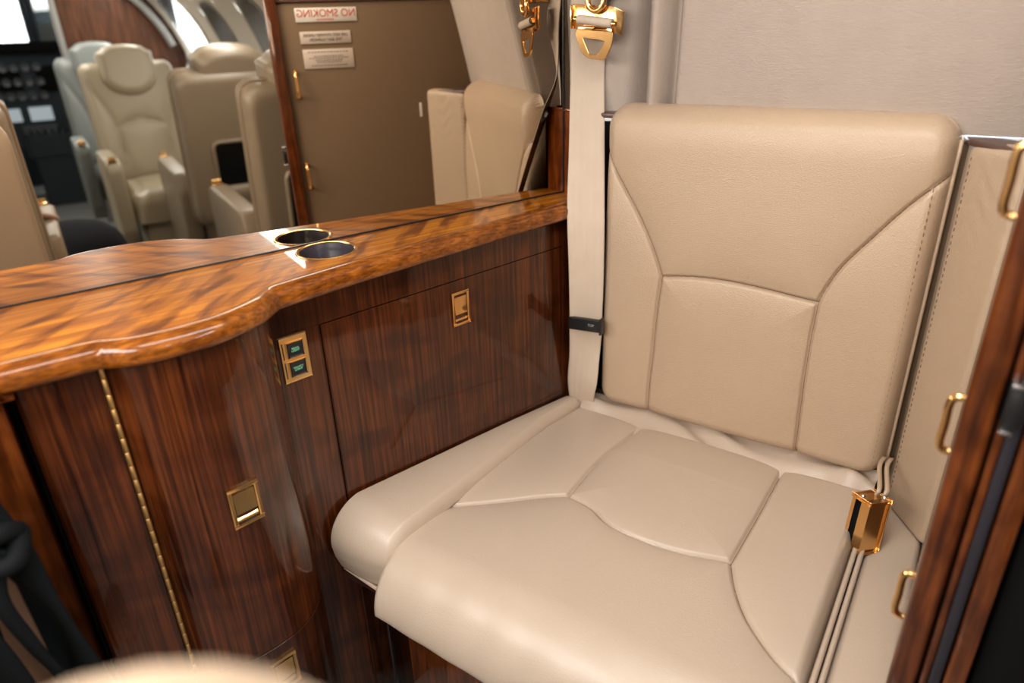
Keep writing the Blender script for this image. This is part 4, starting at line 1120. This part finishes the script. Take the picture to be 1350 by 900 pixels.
    # armrests dropping to a front cheek with a gold latch on top
    for s_ in sides:
        bm = bmesh.new(); y = s_ * (hw_ - 0.002)
        pr = [(-0.22, 0.50), (-0.20, 0.575), (0.20, 0.585), (0.245, 0.57), (0.255, 0.54), (0.225, 0.27), (0.17, 0.20), (-0.20, 0.22)]
        prism(bm, [Vector((x, y - 0.032, z)) for x, z in pr], (0, 0.064, 0), 0.014, 3)
        am = from_bm('armrest', bm, mat, t, 50, local=True)
        bm = bmesh.new(); bx(bm, (0.222, y, 0.583), (0.045, 0.036, 0.014), bev=0.004); tube(bm, [(0.236, y - 0.014, 0.590), (0.236, y + 0.014, 0.590)], 0.009, 10); from_bm('recline_latch', bm, 'gold', am, 35, local=True)
    # pedestal and base
    bm = bmesh.new(); bx(bm, (0.0, 0, 0.16), (0.34, width - 0.14, 0.27), bev=0.02); from_bm('pedestal', bm, mat, t, 35, local=True)
    bm = bmesh.new(); bx(bm, (0.0, 0, 0.02), (0.42, width - 0.08, 0.04), bev=0.006); from_bm('base_plate', bm, 'rim', t, 35, local=True)
    if pocket:
        bm = bmesh.new()
        fr_ = rrect(-hw_ * .55, hw_ * .55, 0.52, 0.72, 0.02); W_ = tilt([(-0.122, y_, z_) for y_, z_ in resample(fr_, 50)], R_, 0.42); W_[:, 0] += xo
        tube(bm, [tuple(v) for v in W_], 0.008, 6, closed=True); pk = from_bm('pocket_rim', bm, mat, t, 180, local=True)
        bm = bmesh.new(); W_ = tilt([(-0.124, y_, z_) for y_, z_ in fr_], R_, 0.42); W_[:, 0] += xo; bm.faces.new([bm.verts.new(tuple(v)) for v in W_]); from_bm('pocket_opening', bm, 'matte', pk, None, local=True)
        f = polar_shell(rrect(-hw_ * .6, hw_ * .6, 0.40, 0.56, 0.03), 0, 0.48, 0.03, x0=0.118, rho0=0.5); V = f[0].copy(); V[:, 0] = -V[:, 0]; V = tilt(V, R_, 0.42); V[:, 0] += xo
        from_np('magazine_pocket', V, f[1], mat, t, 180, local=True)
    return t
FWD = CAB_ROT; AFT = CAB_ROT + math.pi
CHAIRS = []
CHAIRS.append(cabin_chair('cream leather cabin chair reflected nearest the brown door, only its back edge showing', cb(2.34, 0.632, 0), FWD, 0.37, 8, 'shaded_cream', ztop=0.955, sides=(-1,)))
CHAIRS.append(cabin_chair('cream cabin chair with black seat-back pocket and raised headrest, seen from behind', cb(3.12, 0.605, 0), FWD, 0.42, 9, 'shaded_cream'))
CHAIRS.append(cabin_chair('cream cabin chair facing the mirror with rounded headrest and gold armrest latches', cb(3.62, 0.40, 0), AFT, 0.40, 12, pocket=False))
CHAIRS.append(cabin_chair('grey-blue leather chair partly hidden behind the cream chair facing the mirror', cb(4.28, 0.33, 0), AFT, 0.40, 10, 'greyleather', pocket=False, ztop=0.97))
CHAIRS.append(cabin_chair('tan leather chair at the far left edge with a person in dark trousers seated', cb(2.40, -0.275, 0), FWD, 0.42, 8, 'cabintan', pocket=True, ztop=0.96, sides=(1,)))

# ================================================================== PERSON in the port chair
def skin_body(name, joints, bones, mat, parent, sub=2):
    idx = {k: i for i, k in enumerate(joints)}
    me = bpy.data.meshes.new(name); me.from_pydata([j[0] for j in joints.values()], [(idx[a], idx[b]) for a, b in bones], []); me.update()
    o = bpy.data.objects.new(name, me); COL.objects.link(o)
    md = o.modifiers.new('skin', 'SKIN'); md.use_smooth_shade = True
    for i, (k, j) in enumerate(joints.items()):
        sv = me.skin_vertices[0].data[i]; sv.radius = (j[1], j[2] if len(j) > 2 else j[1]); sv.use_root = (i == 0)
    o.modifiers.new('sub', 'SUBSURF').levels = sub
    dg = bpy.context.evaluated_depsgraph_get(); dg.update()
    m2 = bpy.data.meshes.new_from_object(o.evaluated_get(dg)); m2.name = name
    bpy.data.objects.remove(o)
    m2.materials.clear()
    return link(name, m2, mat, parent, 180)
per = thing('person', 'person in charcoal trousers sitting in the tan chair at the far left edge', 'person', cb(2.36, -0.27, -0.02), FWD + math.radians(52))
J = {'pelvis': ((-0.10, 0, 0.52), 0.12, 0.09), 'waist': ((-0.13, 0, 0.68), 0.115, 0.085), 'chest': ((-0.14, 0, 0.86), 0.13, 0.09), 'neck0': ((-0.13, 0, 0.99), 0.065), 'neck': ((-0.115, 0, 1.04), 0.048), 'head0': ((-0.10, 0, 1.10), 0.070, 0.080), 'head1': ((-0.10, 0, 1.17), 0.076, 0.092), 'head2': ((-0.11, 0, 1.235), 0.055, 0.065)}
Bn = [('pelvis', 'waist'), ('waist', 'chest'), ('chest', 'neck0'), ('neck0', 'neck'), ('neck', 'head0'), ('head0', 'head1'), ('head1', 'head2')]
for s_, n_ in ((1, 'l'), (-1, 'r')):
    J.update({'hip' + n_: ((-0.06, s_ * 0.085, 0.51), 0.085), 'knee' + n_: ((0.335, s_ * 0.105, 0.50), 0.058), 'shin' + n_: ((0.36, s_ * 0.105, 0.28), 0.048), 'ankle' + n_: ((0.35, s_ * 0.105, 0.09), 0.036), 'toe' + n_: ((0.50, s_ * 0.115, 0.045), 0.032, 0.03),
              'sho' + n_: ((-0.14, s_ * 0.155, 0.94), 0.058), 'elb' + n_: ((-0.10, s_ * 0.145, 0.67), 0.042), 'wri' + n_: ((0.06, s_ * 0.085, 0.635), 0.027), 'palm' + n_: ((0.13, s_ * 0.075, 0.622), 0.026, 0.014)})
    Bn += [('pelvis', 'hip' + n_), ('hip' + n_, 'knee' + n_), ('knee' + n_, 'shin' + n_), ('shin' + n_, 'ankle' + n_), ('ankle' + n_, 'toe' + n_), ('chest', 'sho' + n_), ('sho' + n_, 'elb' + n_), ('elb' + n_, 'wri' + n_), ('wri' + n_, 'palm' + n_)]
    for f_ in range(4):
        y_ = s_ * 0.08 + (f_ - 1.5) * 0.019; ln = (0.030, 0.038, 0.035, 0.027)[f_]
        J.update({'fa%d%s' % (f_, n_): ((0.165, y_, 0.620), 0.009), 'fb%d%s' % (f_, n_): ((0.165 + ln, y_, 0.609), 0.008), 'fc%d%s' % (f_, n_): ((0.175 + ln * 1.6, y_, 0.594), 0.007)})
        Bn += [('palm' + n_, 'fa%d%s' % (f_, n_)), ('fa%d%s' % (f_, n_), 'fb%d%s' % (f_, n_)), ('fb%d%s' % (f_, n_), 'fc%d%s' % (f_, n_))]
    J.update({'ta' + n_: ((0.105, s_ * 0.045, 0.630), 0.011), 'tb' + n_: ((0.135, s_ * 0.028, 0.626), 0.009)}); Bn += [('wri' + n_, 'ta' + n_), ('ta' + n_, 'tb' + n_)]
body = skin_body('body', J, Bn, 'skin', per)
K = {'pelvis': ((-0.09, 0, 0.525), 0.135, 0.11)}; Kb = []
for s_, n_ in ((1, 'l'), (-1, 'r')):
    K.update({'hip' + n_: ((-0.05, s_ * 0.088, 0.515), 0.100), 'mid' + n_: ((0.16, s_ * 0.10, 0.510), 0.088), 'knee' + n_: ((0.345, s_ * 0.108, 0.505), 0.078), 'shin' + n_: ((0.37, s_ * 0.108, 0.28), 0.066), 'hem' + n_: ((0.36, s_ * 0.108, 0.11), 0.062)})
    Kb += [('pelvis', 'hip' + n_), ('hip' + n_, 'mid' + n_), ('mid' + n_, 'knee' + n_), ('knee' + n_, 'shin' + n_), ('shin' + n_, 'hem' + n_)]
skin_body('trousers', K, Kb, 'trouser', per)
K = {'waist': ((-0.13, 0, 0.60), 0.14, 0.11), 'chest': ((-0.14, 0, 0.86), 0.145, 0.105), 'col': ((-0.13, 0, 1.00), 0.07)}; Kb = [('waist', 'chest'), ('chest', 'col')]
for s_, n_ in ((1, 'l'), (-1, 'r')):
    K.update({'sho' + n_: ((-0.14, s_ * 0.155, 0.94), 0.070), 'elb' + n_: ((-0.10, s_ * 0.145, 0.67), 0.054), 'wri' + n_: ((0.05, s_ * 0.087, 0.635), 0.038)})
    Kb += [('chest', 'sho' + n_), ('sho' + n_, 'elb' + n_), ('elb' + n_, 'wri' + n_)]
skin_body('jacket', K, Kb, 'jacket', per)
K = {'a': ((-0.115, 0, 1.255), 0.055, 0.065), 'b': ((-0.135, 0, 1.19), 0.078, 0.082), 'c': ((-0.150, 0, 1.12), 0.062, 0.06)}
skin_body('hair', K, [('a', 'b'), ('b', 'c')], 'hair', per)
for s_ in (1, -1):
    bm = bmesh.new(); lathe(bm, [(0.0, 0.004), (0.006, 0.003), (0.009, 0.0)], Vector((-0.012, s_ * 0.030, 1.165)), Vector((1, 0, 0)), 10); from_bm('eye', bm, 'ink', per, 180, local=True)
bm = bmesh.new(); tube(bm, [(-0.014, 0, 1.165), (0.002, 0, 1.14), (0.004, 0, 1.128), (-0.012, 0, 1.122)], [0.008, 0.010, 0.013, 0.008], 8); from_bm('nose', bm, 'skin', per, 180, local=True)
bm = bmesh.new(); tube(bm, [(-0.022, -0.024, 1.098), (-0.010, 0, 1.096), (-0.022, 0.024, 1.098)], [0.003, 0.006, 0.003], 8); from_bm('mouth', bm, 'red', per, 180, local=True)
for s_ in (1, -1): bm = bmesh.new(); tube(bm, [(-0.10, s_ * 0.082, 1.185), (-0.112, s_ * 0.092, 1.165), (-0.10, s_ * 0.084, 1.13)], [0.008, 0.013, 0.007], 8); from_bm('ear', bm, 'skin', per, 180, local=True)

# ================================================================== FOREGROUND ARM and STRAPS
fg = thing('headrest', 'blurred cream leather headrest in the near foreground at the bottom left', 'headrest', (0.034, 0.136, 0.0))
f = polar_shell([(0.052 * math.cos(a), 0.882 + 0.052 * math.sin(a)) for a in np.linspace(0, math.pi, 30)] + [(-0.052, 0.50), (0.052, 0.50)], 0, 0.72, 0.014, rho0=0.7)
bV = f[0].copy(); bV[:, 0] = -bV[:, 0]
V, Fc = merge(f, (bV, f[1]))
a_ax = Vector((0.80, -0.60, 0)).normalized(); b_ax = Vector((-a_ax.y, a_ax.x, 0))
V = np.array([np.array(b_ax) * v[0] + np.array(a_ax) * v[1] + np.array([0, 0, v[2]]) for v in V])
from_np('headrest_pad', V, Fc, 'leather', fg, 60, local=True)
bm = bmesh.new(); tube(bm, [(0, 0, 0.0), (0, 0, 0.55)], 0.009, 12); lathe(bm, [(0.0, 0.0), (0.09, 0.0), (0.09, 0.012), (0.0, 0.02)], Vector((0, 0, 0)), n=24); from_bm('support_post', bm, 'steel', fg, 35, local=True)

bag = thing('strap_bag', 'black webbing straps knotted and hanging at the lower left beside the cabinet', 'straps', mc(-0.16, 0.25, 0.0))
def ribbon(name, pts, w, mat, parent, twist=0.6):
    c_ = catmull(pts, 8); bm = bmesh.new(); A = []; B = []
    for i, p_ in enumerate(c_):
        t_ = (c_[min(i + 1, len(c_) - 1)] - c_[max(i - 1, 0)]).normalized()
        side = t_.cross(fwd).normalized(); side = (side * math.cos(twist * math.sin(i * 0.2)) + fwd * math.sin(twist * math.sin(i * 0.2)))
        A.append(bm.verts.new(p_ - side * w / 2)); B.append(bm.verts.new(p_ + side * w / 2))
    for i in range(len(c_) - 1): bm.faces.new((A[i], B[i], B[i + 1], A[i + 1]))
    o = from_bm(name, bm, mat, parent, 180); m_ = o.modifiers.new('thick', 'SOLIDIFY'); m_.thickness = 0.003
    return o
ribbon('strap', [mc(-0.10, 0.24, 0.75), mc(-0.088, 0.245, 0.69), mc(-0.075, 0.25, 0.63), mc(-0.062, 0.25, 0.56), mc(-0.058, 0.25, 0.48), mc(-0.06, 0.25, 0.36)], 0.032, 'bag', bag)
ribbon('strap', [mc(-0.085, 0.255, 0.665), mc(-0.098, 0.26, 0.62), mc(-0.09, 0.26, 0.56), mc(-0.078, 0.26, 0.50), mc(-0.072, 0.26, 0.40)], 0.014, 'bag', bag, 0.3)
ribbon('strap', [mc(-0.115, 0.25, 0.68), mc(-0.125, 0.255, 0.62), mc(-0.11, 0.26, 0.54), mc(-0.095, 0.26, 0.44)], 0.022, 'bag', bag, 0.4)
bm = bmesh.new()
tube(bm, catmull([mc(-0.105, 0.25, 0.668), mc(-0.085, 0.262, 0.682), mc(-0.070, 0.252, 0.672), mc(-0.078, 0.268, 0.655), mc(-0.098, 0.262, 0.655), mc(-0.104, 0.248, 0.676)], 6), 0.009, 10); from_bm('knot', bm, 'bag', bag, 180)
bm = bmesh.new(); prism(bm, [mc(-0.30, 0.215, 0.02), mc(-0.07, 0.215, 0.02), mc(-0.070, 0.215, 0.55), mc(-0.10, 0.215, 0.72), mc(-0.30, 0.215, 0.72)], -NV * 0.02, 0.004); from_bm('bag_body', bm, 'bag', bag)
bm = bmesh.new(); prism(bm, [mc(-0.118, 0.2365, 0.40), mc(-0.082, 0.2365, 0.40), mc(-0.088, 0.2365, 0.63), mc(-0.108, 0.2365, 0.63)], -NV * 0.003, 0.001); from_bm('canvas_patch', bm, 'bagtan', bag)

# ================================================================== CEILING FIXTURES
def ceiling_lamp(label, c, ax, L, w, watts, col, strength=6.0):
    t = thing('ceiling_light', label, 'light', c, 0.0, 'ceiling lights')
    R_ = ax.normalized(); O_ = UPZ.cross(R_)
    bm = bmesh.new(); bx(bm, c + UPZ * 0.008, (L + 0.03, w + 0.03, 0.016), (R_, O_, UPZ), 0.004); from_bm('lamp_frame', bm, 'head', t)
    bm = bmesh.new(); bx(bm, c - UPZ * 0.001, (L, w, 0.004), (R_, O_, UPZ)); from_bm('diffuser', bm, 'diffuser', t)
    l = bpy.data.lights.new('lamp', 'AREA'); l.shape = 'RECTANGLE'; l.size = L; l.size_y = w; l.energy = watts; l.color = col
    o = bpy.data.objects.new('lamp', l); COL.objects.link(o); o.matrix_world = Matrix((R_, O_, UPZ)).transposed().to_4x4(); o.matrix_world.translation = c - UPZ * 0.006
    return t
ceiling_lamp('broad ceiling light over the lavatory seat and countertop', mc(0.30, 0.62, 1.43), MV, 0.85, 0.16, 4.4, NEUT)
ceiling_lamp('added forward ceiling light over the cabin aisle', cb(4.3, 0.05, 1.435), CF, 0.9, 0.14, 8.0, COOL)  # unseen lamp, added to light the cabin
def wash_light(label, t0, t1, l0, l1, sgn, watts, col):
    """strip of wash light let into the sidewall above the windows"""
    c = side_pt((t0 + t1) / 2, (l0 + l1) / 2, sgn)
    th = thing('wash_light', label, 'light', c, 0.0, 'wash lights')
    inn = -CR * sgn
    A = [side_pt(t0, l0, sgn), side_pt(t1, l0, sgn), side_pt(t1, l1, sgn), side_pt(t0, l1, sgn)]
    up_ = (A[3] - A[0]).normalized(); R_ = CF.copy(); O_ = R_.cross(up_) * 1.0
    if O_.dot(inn) < 0: O_ = -O_
    mid = sum(A, Vector()) / 4 + O_ * 0.012
    bm = bmesh.new(); bx(bm, mid - O_ * 0.004, (t1 - t0 + 0.03, (l1 - l0) + 0.02, 0.012), (R_, up_, O_), 0.004); from_bm('lamp_frame', bm, 'head', th)
    bm = bmesh.new(); bx(bm, mid + O_ * 0.003, (t1 - t0, l1 - l0, 0.003), (R_, up_, O_)); from_bm('diffuser', bm, 'diffuser', th)
    l = bpy.data.lights.new('lamp', 'AREA'); l.shape = 'RECTANGLE'; l.size = t1 - t0; l.size_y = l1 - l0; l.energy = watts; l.color = col
    o = bpy.data.objects.new('lamp', l); COL.objects.link(o)
    # light shines along its -Z: build the frame with Z = -O
    Zx = -O_; Xx = R_; Yx = Zx.cross(Xx)
    W4 = Matrix((Xx, Yx, Zx)).transposed().to_4x4(); W4.translation = mid + O_ * 0.008; o.matrix_world = W4
    return th
ZL = lambda z: float(np.interp(z, [v.y for v in SEC], LW))
wash_light('long wash light above the starboard cabin windows', 2.15, 3.40, ZL(1.245), ZL(1.295), 1, 8.5, COOL)
wash_light('added wash light by the far bright starboard window', 4.05, 4.85, ZL(1.34), ZL(1.39), 1, 8.0, COOL)  # lamp added to brighten the wall around the far window
wash_light('added wash light along the port side opposite the lavatory seat', 0.95, 2.05, ZL(1.12), ZL(1.30), -1, 8.5, NEUT)  # unseen lamp, added to light the seat back and countertop edge
